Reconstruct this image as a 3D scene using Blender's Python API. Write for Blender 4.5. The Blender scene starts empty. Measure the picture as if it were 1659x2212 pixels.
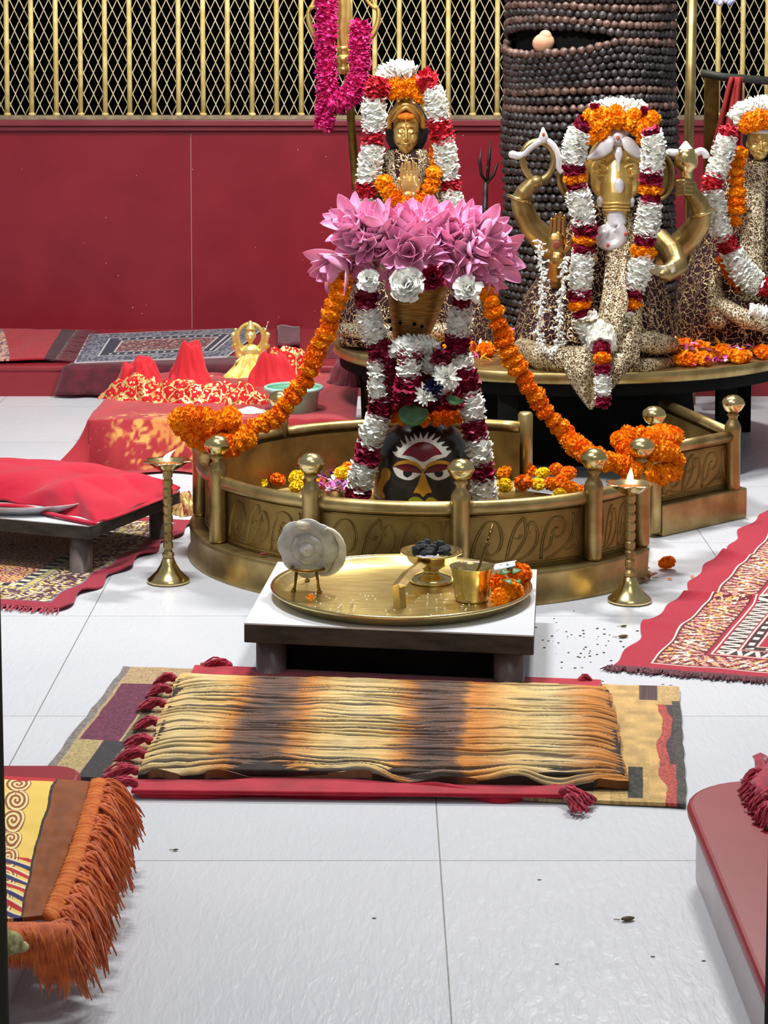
import bpy, bmesh, math, random
import numpy as np
from mathutils import Vector, Matrix
PI = math.pi
random.seed(7)
C = bpy.context.scene.collection
sc = bpy.context.scene
# ---------------------------------------------------------------- camera
H = 1.2; FPX = 4600.0; PITCH = math.radians(4.5); CP, SP = math.cos(PITCH), math.sin(PITCH)
cam = bpy.data.cameras.new('camera'); camo = bpy.data.objects.new('camera', cam); C.objects.link(camo)
camo.location = (0, 0, H); camo.rotation_euler = (PI/2-PITCH, 0, 0)
cam.sensor_width = 36; cam.sensor_fit = 'AUTO'; cam.lens = FPX*36/2212
cam.shift_y = -(1106-505)/2212; cam.clip_start = .05; cam.clip_end = 60
sc.camera = camo
# ---------------------------------------------------------------- light
w = bpy.data.worlds.new('room_air'); sc.world = w; w.use_nodes = True
w.node_tree.nodes['Background'].inputs[0].default_value = (.86, .92, 1, 1)
w.node_tree.nodes['Background'].inputs[1].default_value = .26
def area(name, loc, target, sx, sy, power, col=(1, 1, 1)):
    l = bpy.data.lights.new(name, 'AREA'); l.shape = 'RECTANGLE'; l.size = sx; l.size_y = sy
    l.energy = power; l.color = col
    o = bpy.data.objects.new(name, l); C.objects.link(o); o.location = loc
    o.rotation_euler = (Vector(target)-Vector(loc)).to_track_quat('-Z', 'Y').to_euler()
    return o
area('ceiling_tube', (.75, 6.3, 3.3), (.1, 5.2, .2), .5, .16, 105, (1, .97, .93))
area('ceiling_tube', (-.5, 4.3, 3.2), (.2, 6.2, .5), .6, .25, 105, (.98, .99, 1))
area('ceiling_tube', (-.4, 6.9, 3.2), (-.3, 8.8, .9), 1.2, .2, 36, (1, .96, .88))  # unseen light added to brighten the grille and back wall
area('front_fill', (.6, 2.2, 3.4), (.2, 4.2, 0), 1.6, 1.2, 12, (.97, .98, 1))  # unseen soft fill light added over the front
sc.view_settings.view_transform = 'Standard'; sc.view_settings.look = 'None'
sc.view_settings.gamma = 1; sc.view_settings.exposure = 0.06; sc.view_settings.use_curve_mapping = False
# ---------------------------------------------------------------- pixel to place
def ray(x, y):
    u = -(y-505)/FPX
    return (x-829.5)/FPX, CP+u*SP, -SP+u*CP
def P(x, y, Y):
    r = ray(x, y); t = Y/r[1]; return Vector((r[0]*t, Y, H+r[2]*t))
def F(x, y, z=0.0):
    r = ray(x, y); t = (z-H)/r[2]; return Vector((r[0]*t, r[1]*t, z))
# ---------------------------------------------------------------- helpers
WL = {}
def srgb(r, g, b):
    f = lambda c: ((c/255)/12.92 if c/255 <= .04045 else ((c/255+.055)/1.055)**2.4)
    return (f(r), f(g), f(b))
def tag(o, label=None, cat=None, group=None, kind=None):
    if label: o['label'] = label
    if cat: o['category'] = cat
    if group: o['group'] = group
    if kind: o['kind'] = kind
    return o
def thing(name, label, cat, loc, group=None):
    o = bpy.data.objects.new(name, None); C.objects.link(o); o.location = loc; o.empty_display_size = .02
    WL[o.name] = Vector(loc); tag(o, label, cat, group); return o
def mesh_from(name, V, Fc, mats, mi=None, smooth=True, cols=None, recalc=False):
    me = bpy.data.meshes.new(name)
    me.from_pydata([tuple(v) for v in V], [], [tuple(int(i) for i in f) for f in Fc])
    for m in mats: me.materials.append(m)
    if mi is not None and len(mats) > 1: me.polygons.foreach_set('material_index', np.array(mi, dtype=np.int32))
    me.polygons.foreach_set('use_smooth', np.full(len(me.polygons), smooth))
    if cols is not None:
        ca = me.color_attributes.new('Col', 'FLOAT_COLOR', 'POINT')
        a = np.ones((len(V), 4), dtype=np.float32); a[:, :3] = cols
        ca.data.foreach_set('color', a.ravel())
    if recalc:
        bm = bmesh.new(); bm.from_mesh(me); bmesh.ops.recalc_face_normals(bm, faces=bm.faces); bm.to_mesh(me); bm.free()
    me.update(); return me
def place(name, me, parent=None, loc=None):
    o = bpy.data.objects.new(name, me); C.objects.link(o)
    if parent is not None: o.parent = parent
    return o
class MB:
    def __init__(s): s.v = []; s.f = []; s.m = []; s.n = 0
    def add(s, V, Fc, mi=0):
        V = np.asarray(V, dtype=float).reshape(-1, 3)
        s.v.append(V); s.f += [tuple(int(i)+s.n for i in f) for f in Fc]; s.m += [mi]*len(Fc); s.n += len(V)
    def grid(s, A, closeu=False, closev=False, mi=0):     # A [nv][nu][3]
        A = np.asarray(A, dtype=float); nv, nu = A.shape[:2]; fs = []
        for j in range(nv if closev else nv-1):
            for i in range(nu if closeu else nu-1):
                a = j*nu+i; b = j*nu+(i+1) % nu; c = ((j+1) % nv)*nu+(i+1) % nu; d = ((j+1) % nv)*nu+i
                fs.append((a, b, c, d))
        s.add(A.reshape(-1, 3), fs, mi)
    def tube(s, path, r, seg=10, mi=0, cap=True, closed=False, flat=1.0, up=None):
        path = [Vector(p) for p in path]; n = len(path)
        R = [r]*n if not hasattr(r, '__len__') else list(r)
        rings = []; prev = None
        for i in range(n):
            if closed: t = path[(i+1) % n]-path[i-1]
            else: t = path[min(i+1, n-1)]-path[max(i-1, 0)]
            t.normalize()
            if prev is None:
                a = Vector(up) if up else (Vector((0, 0, 1)) if abs(t.z) < .9 else Vector((1, 0, 0)))
                nrm = (a-t*a.dot(t)).normalized()
            else: nrm = (prev-t*prev.dot(t)).normalized()
            prev = nrm; b = t.cross(nrm)
            rings.append([path[i]+(nrm*math.cos(2*PI*k/seg)*flat+b*math.sin(2*PI*k/seg))*R[i] for k in range(seg)])
        base = s.n
        s.grid([[tuple(p) for p in g] for g in rings], closeu=True, closev=closed, mi=mi)
        if cap and not closed:
            s.f.append(tuple(base+k for k in range(seg))[::-1]); s.m.append(mi)
            s.f.append(tuple(base+(n-1)*seg+k for k in range(seg))); s.m.append(mi)
    def ell(s, c, r, rot=None, n=12, mi=0):
        if not hasattr(r, '__len__'): r = (r, r, r)
        rot = rot or Matrix.Identity(3); V = []; m = n//2+1
        for j in range(1, m):
            th = PI*j/m
            for i in range(n):
                a = 2*PI*i/n
                V.append(Vector(c)+rot@Vector((r[0]*math.sin(th)*math.cos(a), r[1]*math.sin(th)*math.sin(a), r[2]*math.cos(th))))
        fs = []
        for j in range(m-2):
            for i in range(n):
                fs.append((j*n+i, (j+1)*n+i, (j+1)*n+(i+1) % n, j*n+(i+1) % n))
        k = len(V); V.append(Vector(c)+rot@Vector((0, 0, r[2]))); V.append(Vector(c)-rot@Vector((0, 0, r[2])))
        for i in range(n):
            fs.append((k, i, (i+1) % n)); fs.append((k+1, (m-2)*n+(i+1) % n, (m-2)*n+i))
        s.add([tuple(p) for p in V], fs, mi)
    def lathe(s, c, prof, seg=24, mi=0, rot=None, sq=None):
        A = []
        for (r, z) in prof:
            row = []
            for k in range(seg):
                a = 2*PI*k/seg; rr = max(r, 1e-4)
                p = Vector((rr*math.cos(a), rr*math.sin(a)*(sq or 1), z))
                if rot: p = rot@p
                row.append(tuple(Vector(c)+p))
            A.append(row)
        s.grid(A, closeu=True, mi=mi)
    def box(s, lo, hi, mi=0, rot=None, org=None):
        x0, y0, z0 = lo; x1, y1, z1 = hi
        V = [Vector(p) for p in ((x0,y0,z0),(x1,y0,z0),(x1,y1,z0),(x0,y1,z0),(x0,y0,z1),(x1,y0,z1),(x1,y1,z1),(x0,y1,z1))]
        if rot: V = [Vector(org)+rot@(p-Vector(org)) for p in V]
        s.add([tuple(p) for p in V], [(0,3,2,1),(4,5,6,7),(0,1,5,4),(1,2,6,5),(2,3,7,6),(3,0,4,7)], mi)
    def quadslab(s, c4, z0, z1, mi=0):
        V = [(p[0], p[1], z0) for p in c4]+[(p[0], p[1], z1) for p in c4]
        s.add(V, [(3,2,1,0),(4,5,6,7),(0,1,5,4),(1,2,6,5),(2,3,7,6),(3,0,4,7)], mi)
    def build(s, name, mats, parent=None, smooth=True, bev=0, recalc=False, label=None, loc=None, kind=None, cols=None, auto=True):
        if not isinstance(mats, (list, tuple)): mats = [mats]
        V = np.concatenate(s.v)
        if parent is not None: org = WL[parent.name]
        elif loc is not None: org = Vector(loc)
        else: org = Vector(((V[:,0].min()+V[:,0].max())/2, (V[:,1].min()+V[:,1].max())/2, V[:,2].min()))
        me = mesh_from(name, V-np.array(org), s.f, mats, s.m, smooth, cols, recalc)
        o = place(name, me, parent)
        if parent is None: o.location = org
        WL[o.name] = Vector(org)
        if label: o['label'] = label
        if kind: o['kind'] = kind
        if bev:
            b = o.modifiers.new('bevel', 'BEVEL'); b.width = bev; b.segments = 3; b.limit_method = 'ANGLE'
        return o
def remeshed(mb, name, mat, parent, voxel=.0025, smooth=4, **kw):
    o = mb.build(name, mat, parent, **kw)
    r = o.modifiers.new('r', 'REMESH'); r.mode = 'VOXEL'; r.voxel_size = voxel; r.use_smooth_shade = True
    s = o.modifiers.new('s', 'SMOOTH'); s.iterations = smooth; s.factor = .5
    dg = bpy.context.evaluated_depsgraph_get()
    me = bpy.data.meshes.new_from_object(o.evaluated_get(dg))
    old = o.data; o.modifiers.clear(); o.data = me; me.name = name
    me.materials.clear(); me.materials.append(mat)
    me.polygons.foreach_set('use_smooth', np.ones(len(me.polygons), dtype=bool))
    bpy.data.meshes.remove(old)
    return o
def spline(pts, n):
    pts = [Vector(p) for p in pts]; k = len(pts)
    out = []
    seg = k-1
    for i in range(n):
        t = i/(n-1)*seg; j = min(int(t), seg-1); u = t-j
        p0 = pts[max(j-1, 0)]; p1 = pts[j]; p2 = pts[j+1]; p3 = pts[min(j+2, k-1)]
        out.append(.5*((2*p1)+(p2-p0)*u+(2*p0-5*p1+4*p2-p3)*u*u+(3*p1-p0-3*p2+p3)*u**3))
    return out
def even(pts, step):
    fine = spline(pts, 400); L = [0]
    for a, b in zip(fine, fine[1:]): L.append(L[-1]+(b-a).length)
    n = max(2, int(round(L[-1]/step))+1); out = []; j = 0
    for i in range(n):
        d = L[-1]*i/(n-1)
        while j < len(L)-2 and L[j+1] < d: j += 1
        u = (d-L[j])/max(L[j+1]-L[j], 1e-9); out.append(fine[j].lerp(fine[j+1], min(max(u, 0), 1)))
    return out
def hsh(ix, iy, s=0):
    n = (ix.astype(np.int64)*374761393+iy.astype(np.int64)*668265263+s*974634721) & 0x7fffffff
    n = ((n ^ (n >> 13))*1274126177) & 0x7fffffff
    return ((n ^ (n >> 16)) & 0xffff)/65535.0
def vn(x, y, s=0):
    x = np.asarray(x, dtype=float); y = np.asarray(y, dtype=float)
    x, y = np.broadcast_arrays(x, y)
    ix = np.floor(x); iy = np.floor(y); fx = x-ix; fy = y-iy; fx = fx*fx*(3-2*fx); fy = fy*fy*(3-2*fy)
    a = hsh(ix, iy, s); b = hsh(ix+1, iy, s); c = hsh(ix, iy+1, s); d = hsh(ix+1, iy+1, s)
    return (a*(1-fx)+b*fx)*(1-fy)+(c*(1-fx)+d*fx)*fy
def inpoly(x, y, poly):
    r = np.zeros(x.shape, dtype=bool); n = len(poly)
    for i in range(n):
        x0, y0 = poly[i]; x1, y1 = poly[(i+1) % n]
        c = ((y0 > y) != (y1 > y)) & (x < (x1-x0)*(y-y0)/((y1-y0) if y1 != y0 else 1e-9)+x0)
        r ^= c
    return r
# ---------------------------------------------------------------- materials
def new_mat(name):
    m = bpy.data.materials.new(name); m.use_nodes = True; nt = m.node_tree
    return m, nt, nt.nodes['Principled BSDF']
def noise(nt, scale, detail=4, coord='Object', stretch=None):
    tc = nt.nodes.new('ShaderNodeTexCoord'); n = nt.nodes.new('ShaderNodeTexNoise')
    n.inputs['Scale'].default_value = scale; n.inputs['Detail'].default_value = detail
    if stretch:
        mp = nt.nodes.new('ShaderNodeMapping'); mp.inputs['Scale'].default_value = stretch[:3]
        if len(stretch) > 3: mp.inputs['Rotation'].default_value = (0, 0, stretch[3])
        nt.links.new(tc.outputs[coord], mp.inputs[0]); nt.links.new(mp.outputs[0], n.inputs['Vector'])
    else: nt.links.new(tc.outputs[coord], n.inputs['Vector'])
    return n
def ramp(nt, src, stops):
    r = nt.nodes.new('ShaderNodeValToRGB'); nt.links.new(src, r.inputs[0]); e = r.color_ramp.elements
    while len(e) < len(stops): e.new(.5)
    for k, (p, c) in enumerate(stops): e[k].position = p; e[k].color = (*c, 1)
    return r
def bump(nt, bs, src, strength, dist=.002):
    b = nt.nodes.new('ShaderNodeBump'); b.inputs['Strength'].default_value = strength; b.inputs['Distance'].default_value = dist
    nt.links.new(src, b.inputs['Height']); nt.links.new(b.outputs[0], bs.inputs['Normal']); return b
def M(name, c1, c2=None, scale=30, rough=.5, metal=0, bmp=0, bscale=None, dist=.002, sheen=0, spec=.5, stretch=None, coat=0, sss=0, lo=.35, hi=.65):
    m, nt, bs = new_mat(name); bs.inputs['Roughness'].default_value = rough; bs.inputs['Metallic'].default_value = metal
    bs.inputs['Specular IOR Level'].default_value = spec
    if sheen: bs.inputs['Sheen Weight'].default_value = sheen
    if coat: bs.inputs['Coat Weight'].default_value = coat; bs.inputs['Coat Roughness'].default_value = .1
    if sss: bs.inputs['Subsurface Weight'].default_value = sss; bs.inputs['Subsurface Scale'].default_value = .01; bs.inputs['Subsurface Radius'].default_value = (1, .6, .5)
    bs.inputs['Base Color'].default_value = (*c1, 1)
    if c2 is not None:
        n = noise(nt, scale, 5, stretch=stretch); r = ramp(nt, n.outputs[0], [(lo, c1), (hi, c2)]); nt.links.new(r.outputs[0], bs.inputs['Base Color'])
    if bmp: bump(nt, bs, noise(nt, bscale or scale, 5, stretch=stretch).outputs[0], bmp, dist)
    return m
def MC(name, rough=.8, bmp=0, bscale=300, dist=.001, sheen=0, spec=.3):
    m, nt, bs = new_mat(name); bs.inputs['Roughness'].default_value = rough; bs.inputs['Specular IOR Level'].default_value = spec
    if sheen: bs.inputs['Sheen Weight'].default_value = sheen
    a = nt.nodes.new('ShaderNodeAttribute'); a.attribute_name = 'Col'
    nt.links.new(a.outputs['Color'], bs.inputs['Base Color'])
    if bmp: bump(nt, bs, noise(nt, bscale, 3).outputs[0], bmp, dist)
    return m
def fabric_gold(name, base, gold, vscale=90, th=.22, thick=None, lines=True):
    m, nt, bs = new_mat(name)
    tc = nt.nodes.new('ShaderNodeTexCoord'); L = nt.links
    n = noise(nt, 18, 3); mp = nt.nodes.new('ShaderNodeVectorMath'); mp.operation = 'MULTIPLY_ADD'
    L.new(n.outputs['Color'], mp.inputs[0]); mp.inputs[1].default_value = (.05, .05, .05); L.new(tc.outputs['Object'], mp.inputs[2])
    v = nt.nodes.new('ShaderNodeTexVoronoi'); v.inputs['Scale'].default_value = vscale; L.new(mp.outputs[0], v.inputs['Vector'])
    a = nt.nodes.new('ShaderNodeMath'); a.operation = 'LESS_THAN'; L.new(v.outputs['Distance'], a.inputs[0]); a.inputs[1].default_value = th
    mask = a.outputs[0]
    if lines:
        v2 = nt.nodes.new('ShaderNodeTexVoronoi'); v2.feature = 'DISTANCE_TO_EDGE'; v2.inputs['Scale'].default_value = vscale*.33; L.new(mp.outputs[0], v2.inputs['Vector'])
        b = nt.nodes.new('ShaderNodeMath'); b.operation = 'LESS_THAN'; L.new(v2.outputs['Distance'], b.inputs[0]); b.inputs[1].default_value = thick or .045
        mx = nt.nodes.new('ShaderNodeMath'); mx.operation = 'MAXIMUM'; L.new(mask, mx.inputs[0]); L.new(b.outputs[0], mx.inputs[1]); mask = mx.outputs[0]
    mix = nt.nodes.new('ShaderNodeMix'); mix.data_type = 'RGBA'; L.new(mask, mix.inputs[0])
    mix.inputs[6].default_value = (*base, 1); mix.inputs[7].default_value = (*gold, 1)
    L.new(mix.outputs[2], bs.inputs['Base Color'])
    mm = nt.nodes.new('ShaderNodeMath'); mm.operation = 'MULTIPLY'; L.new(mask, mm.inputs[0]); mm.inputs[1].default_value = .6; L.new(mm.outputs[0], bs.inputs['Metallic'])
    rr = nt.nodes.new('ShaderNodeMath'); rr.operation = 'MULTIPLY_ADD'; L.new(mask, rr.inputs[0]); rr.inputs[1].default_value = -.5; rr.inputs[2].default_value = .85; L.new(rr.outputs[0], bs.inputs['Roughness'])
    ad = nt.nodes.new('ShaderNodeMath'); ad.operation = 'ADD'; L.new(mask, ad.inputs[0]); L.new(v.outputs['Distance'], ad.inputs[1])
    bump(nt, bs, ad.outputs[0], .8, .003)
    return m
BR = M('brass_old', srgb(148, 124, 76), srgb(192, 168, 112), 13, .4, .92, .22, 45)
BRP = M('brass_panel', srgb(128, 104, 56), srgb(168, 142, 82), 11, .46, .85, .4, 38)
BRS = M('brass_shiny', srgb(212, 188, 124), srgb(230, 208, 150), 12, .2, 1, .03, 60)
BRT = M('brass_tray', srgb(206, 184, 118), srgb(232, 216, 156), 14, .3, 1, .12, 25, stretch=(1, 5, 1))
GOLD = M('brass_face', srgb(204, 166, 84), srgb(232, 200, 118), 16, .34, .72, .05, 90)
BRD = M('brass_dark', srgb(104, 80, 36), srgb(150, 118, 60), 22, .4, 1, .2, 70)
SILV = M('silver_white', srgb(238, 236, 234), srgb(214, 212, 216), 25, .3, .25, .05, 90)
IRON = M('dark_iron', srgb(52, 44, 42), srgb(88, 78, 74), 40, .45, .7, .2, 120)
WHITE = M('petal_white', srgb(254, 253, 248), srgb(250, 250, 238), 45, .6, sss=.2)
MAROON = M('petal_maroon', srgb(122, 6, 42), srgb(172, 18, 70), 40, .5, bmp=.3, bscale=120)
RED = M('petal_red', srgb(176, 12, 34), srgb(216, 44, 62), 50, .5, bmp=.2, bscale=120)
MAG = M('petal_magenta', srgb(196, 14, 96), srgb(240, 62, 150), 60, .45, bmp=.2, bscale=120)
ORANGE = M('petal_orange', srgb(255, 142, 0), srgb(255, 172, 16), 60, .65, bmp=.2, bscale=200, sss=.1, spec=.25)
ORANGED = M('petal_deep_orange', srgb(240, 116, 2), srgb(255, 146, 10), 60, .65, bmp=.2, bscale=200, spec=.25)
YELL = M('petal_yellow', srgb(250, 206, 0), srgb(255, 230, 30), 60, .6)
PURP = M('petal_purple', srgb(196, 60, 160), srgb(250, 130, 200), 60, .6)
NAVY = M('petal_navy', srgb(22, 24, 60), srgb(40, 44, 90), 60, .5)
LEAF = M('leaf_green', srgb(44, 84, 44), srgb(84, 128, 76), 30, .45, bmp=.2, bscale=90)
def lotus_mat():
    m, nt, bs = new_mat('lotus_pink'); bs.inputs['Roughness'].default_value = .5
    a = nt.nodes.new('ShaderNodeAttribute'); a.attribute_name = 'Col'
    nt.links.new(a.outputs['Color'], bs.inputs['Base Color'])
    bs.inputs['Subsurface Weight'].default_value = .12; bs.inputs['Subsurface Scale'].default_value = .01
    bump(nt, bs, noise(nt, 60, 3, stretch=(1, 1, .25)).outputs[0], .15, .003); return m
LOT = lotus_mat()
STONE = M('marble_slab', srgb(226, 226, 226), srgb(206, 208, 212), 5, .35, bmp=.05, bscale=40)
SLABSIDE = M('slab_side', srgb(34, 32, 26), srgb(66, 60, 52), 14, .6, bmp=.5, bscale=60, stretch=(1, 1, 4))
LEGST = M('leg_stone', srgb(80, 70, 66), srgb(128, 112, 106), 12, .3, bmp=.1)
CLOTHRED = M('cloth_red', srgb(176, 4, 40), srgb(190, 10, 48), 8, .8, bmp=.15, bscale=500, sheen=.25, spec=.2)
FELT = M('felt_red', srgb(160, 12, 34), srgb(186, 24, 48), 20, .9, bmp=.4, bscale=400, sheen=.4, spec=.2)
TASSEL = M('tassel_red', srgb(150, 10, 40), srgb(186, 30, 62), 60, .85, sheen=.3)
TASSELO = M('tassel_orange', srgb(184, 74, 16), srgb(222, 110, 36), 60, .85, sheen=.3)
DKRED = M('dark_maroon', srgb(74, 10, 26), srgb(104, 18, 38), 30, .85, bmp=.3, bscale=200, sheen=.3)
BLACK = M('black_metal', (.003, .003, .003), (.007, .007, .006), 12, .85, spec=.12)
ROBE = fabric_gold('maroon_sequin_cloth', srgb(44, 4, 16), srgb(240, 206, 150), 120, .27, .03)
BROC = fabric_gold('gold_brocade', srgb(96, 72, 46), srgb(250, 232, 190), 210, .42, .05)
REDGOLD = fabric_gold('red_gold_print_cloth', srgb(206, 12, 24), srgb(255, 224, 140), 70, .36, .05)
COL = MC('woven_colours', .9, .5, 500, .0012, .2)
COLS = MC('painted_stone', .25, 0, spec=.5)
# ================================================================ THE SETTING
def floor_mat():
    m, nt, bs = new_mat('floor_tile'); L = nt.links
    tc = nt.nodes.new('ShaderNodeTexCoord'); mp = nt.nodes.new('ShaderNodeMapping')
    mp.inputs['Location'].default_value = (-.085+.73*10, -3.142+.72*10, 0)
    L.new(tc.outputs['Object'], mp.inputs[0])
    br = nt.nodes.new('ShaderNodeTexBrick'); br.offset = 0; br.squash = 1
    br.inputs['Scale'].default_value = 1; br.inputs['Brick Width'].default_value = .73; br.inputs['Row Height'].default_value = .72
    br.inputs['Mortar Size'].default_value = .0013; br.inputs['Mortar Smooth'].default_value = .2
    br.inputs['Color1'].default_value = (*srgb(207, 209, 213), 1); br.inputs['Color2'].default_value = (*srgb(211, 212, 216), 1)
    br.inputs['Mortar'].default_value = (*srgb(140, 138, 134), 1)
    L.new(mp.outputs[0], br.inputs['Vector'])
    n = noise(nt, 2.2, 6); r = ramp(nt, n.outputs[0], [(.3, (.92, .93, .94)), (.7, (1, 1, 1))])
    mx = nt.nodes.new('ShaderNodeMix'); mx.data_type = 'RGBA'; mx.blend_type = 'MULTIPLY'; mx.inputs[0].default_value = 1
    L.new(br.outputs['Color'], mx.inputs[6]); L.new(r.outputs[0], mx.inputs[7]); L.new(mx.outputs[2], bs.inputs['Base Color'])
    bs.inputs['Roughness'].default_value = .33; bs.inputs['Specular IOR Level'].default_value = .45
    st = noise(nt, 26, 7, stretch=(3.2, .8, 1, -.7)); st.inputs['Distortion'].default_value = .9
    st2 = noise(nt, 9, 8, stretch=(2.6, .9, 1, -.75)); st2.inputs['Distortion'].default_value = 1.5
    sep = nt.nodes.new('ShaderNodeSeparateXYZ'); L.new(tc.outputs['Object'], sep.inputs[0])
    mk = nt.nodes.new('ShaderNodeMapRange'); L.new(sep.outputs['Y'], mk.inputs['Value']); mk.inputs['From Min'].default_value = 3.3; mk.inputs['From Max'].default_value = 2.7; mk.inputs['To Min'].default_value = .12; mk.inputs['To Max'].default_value = 1
    ml = nt.nodes.new('ShaderNodeMath'); ml.operation = 'MULTIPLY'; L.new(st2.outputs[0], ml.inputs[0]); L.new(mk.outputs[0], ml.inputs[1])
    ad = nt.nodes.new('ShaderNodeMath'); ad.operation = 'ADD'; L.new(st.outputs[0], ad.inputs[0]); L.new(ml.outputs[0], ad.inputs[1])
    bump(nt, bs, ad.outputs[0], .28, .006)
    return m
FLM = floor_mat()
mb = MB(); mb.box((-3, .4, -.05), (3, 9, 0)); o = mb.build('floor', FLM, smooth=False, loc=(0, 0, 0), kind='structure')
def redstone(name, a, b, rough=.32):
    return M(name, a, b, 6, rough, bmp=.05, bscale=60, lo=.2, hi=.8)
WALLR = redstone('red_stone_wall', srgb(124, 20, 34), srgb(144, 32, 46))
BENR = redstone('red_stone_seat', srgb(132, 26, 36), srgb(152, 42, 50), .4)
YW = 8.8
ZT = P(0, 256, YW).z
mb = MB()
seam = P(412, 300, YW).x
mb.box((-3, YW, 0), (seam-.002, YW+.14, ZT-.03)); mb.box((seam+.002, YW, 0), (3, YW+.14, ZT-.03)); mb.box((seam-.01, YW+.006, 0), (seam+.01, YW+.1, ZT-.03), mi=1)
o = mb.build('wall_back', [WALLR, M('seam_grout', srgb(200, 140, 140), rough=.8)], smooth=False, bev=.001, kind='structure')
# tiny specks of plaster on the wall
mb = MB(); random.seed(3)
for k in range(34):
    x = random.uniform(-1.7, .6); z = random.uniform(.15, .93)
    mb.ell((x, YW-.0016, z), (random.uniform(.001, .0026), .0008, random.uniform(.001, .0026)), n=6)
for o_ in [mb.build('plaster_specks', M('plaster', srgb(226, 190, 180), rough=.8))]: tag(o_, 'tiny pale specks spattered across the red back wall', 'specks', kind='stuff')
mb = MB(); mb.box((-3, YW-.035, ZT-.03), (3, YW+.16, ZT-.006)); mb.box((-3, YW-.02, ZT-.05), (3, YW, ZT-.03)); mb.box((-3, YW-.03, ZT-.006), (3, YW+.14, ZT+.012), mi=1)
mb.build('trim_1', [redstone('red_sill', srgb(120, 40, 50), srgb(140, 60, 66)), M('grimy_ledge', srgb(120, 104, 84), srgb(160, 140, 108), 30, .7, bmp=.4)], smooth=False, bev=.003, kind='structure')
mb = MB(); mb.box((-4, 11.5, -.05), (4, 11.6, 3.4)); mb.build('night_backdrop', M('night', (.002, .002, .002), rough=1, spec=0), smooth=False, kind='structure')  # black sheet added so the view beyond the grille stays night-dark
# grille window
g = thing('window_1', None, None, (0, YW+.05, ZT+.012)); g['kind'] = 'structure'
GR = M('grille_paint', srgb(208, 182, 104), srgb(240, 220, 146), 22, .5, bmp=.3, bscale=80)
GRM = M('wire_mesh_paint', srgb(236, 222, 182), srgb(206, 190, 146), 30, .5)
SPB = .1015; x0 = P(15, 100, YW+.05).x; XB = [x0+SPB*k for k in range(-2, 35)]
for x in XB:
    b = MB(); b.tube([(x+random.uniform(-.001, .001), YW+.04, ZT+.01), (x, YW+.04, ZT+.25), (x, YW+.04, ZT+.8)], .0105, 8)
    b.ell((x, YW+.04, ZT+.016), (.016, .016, .01), n=8)
    b.build('grille_bar', GR, g)
b = MB(); pw = SPB/2.5; ph = .087; zb, zt = ZT+.01, ZT+.8; W0, W1 = XB[0]-.05, XB[-1]+.05
sl = ph/pw
for dr in (1, -1):
    k = 0; xs = W0-(zt-zb)/sl if dr > 0 else W0
    while True:
        xa = xs+k*pw; k += 1
        if xa > W1+(zt-zb)/sl: break
        xb_ = xa+dr*(zt-zb)/sl
        za, zz = zb, zt; ax, bx_ = xa, xb_
        # clip
        def cl(ax, az, bx, bz):
            if min(ax, bx) > W1 or max(ax, bx) < W0: return None
            t0 = max(0, min((W0-ax)/(bx-ax), (W1-ax)/(bx-ax))); t1 = min(1, max((W0-ax)/(bx-ax), (W1-ax)/(bx-ax)))
            return (ax+(bx-ax)*t0, az+(bz-az)*t0, ax+(bx-ax)*t1, az+(bz-az)*t1)
        r = cl(ax, za, bx_, zz)
        if r and abs(r[0]-r[2]) > .01:
            nseg = max(2, int(abs(r[3]-r[1])/(ph/4)))
            pts = []
            for q in range(nseg+1):
                t = q/nseg; x = r[0]+(r[2]-r[0])*t; z = r[1]+(r[3]-r[1])*t
                pts.append((x, YW+.065+dr*.0015, z))
            b.tube(pts, .0023, 4)
b.build('wire_mesh', GRM, g, kind='stuff')
# a few far lights beyond the grille
# ledge along the back wall
ZB = .112
def lip_platform(name, label, x0, x1, y0, y1, zt, mats, r=0, rc=(0, 0), lip=.012, th=.022, group=None, cat='ledge', kind='structure'):
    n = 10; pts = []
    # outline, rc = (round at x0y1, round at x1y1)
    pts += [(x0, y0), (x1, y0)]
    if rc[1]: pts += [(x1-r+r*math.cos(a), y1-r+r*math.sin(a)) for a in np.linspace(0, PI/2, n)]
    else: pts += [(x1, y1)]
    if rc[0]: pts += [(x0+r+r*math.cos(a), y1-r+r*math.sin(a)) for a in np.linspace(PI/2, PI, n)]
    else: pts += [(x0, y1)]
    cx = sum(p[0] for p in pts)/len(pts); cy = sum(p[1] for p in pts)/len(pts)
    t = thing(name, label, cat, (cx, cy, 0), group)
    for nm, d, za, zb_, mt in (('base', lip, 0, zt-th, mats[0]), ('seat_slab', 0, zt-th, zt, mats[1])):
        m = MB(); q = [(p[0]-math.copysign(d, p[0]-cx), p[1]-math.copysign(d, p[1]-cy)) for p in pts]; k = len(q)
        m.add([(p[0], p[1], za) for p in q]+[(p[0], p[1], zb_) for p in q],
              [tuple(range(k))[::-1], tuple(range(k, 2*k))]+[(i, (i+1) % k, (i+1) % k+k, i+k) for i in range(k)])
        m.build(nm, mt, t, smooth=False, bev=.008 if nm == 'seat_slab' else .001)
    return t
PINK = M('pink_grey_marble', srgb(176, 160, 160), srgb(196, 182, 180), 8, .3, bmp=.05)
lip_platform('stone_ledge', 'long low red stone ledge built along the foot of the red wall', -3, 3, 7.69, YW-.001, ZB, (BENR, BENR), lip=.004)
lip_platform('stone_platform', 'red stone platform with rounded corner in the right foreground, pink marble side', .449, 1.6, 1.0, 3.19, .11, (PINK, BENR), r=.12, rc=(1, 0))
lip_platform('stone_platform', 'red stone platform at the left edge under the orange fringed rug', -1.6, -.468, 1.0, 3.26, .11, (PINK, BENR), r=.05, rc=(0, 1))
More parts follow.
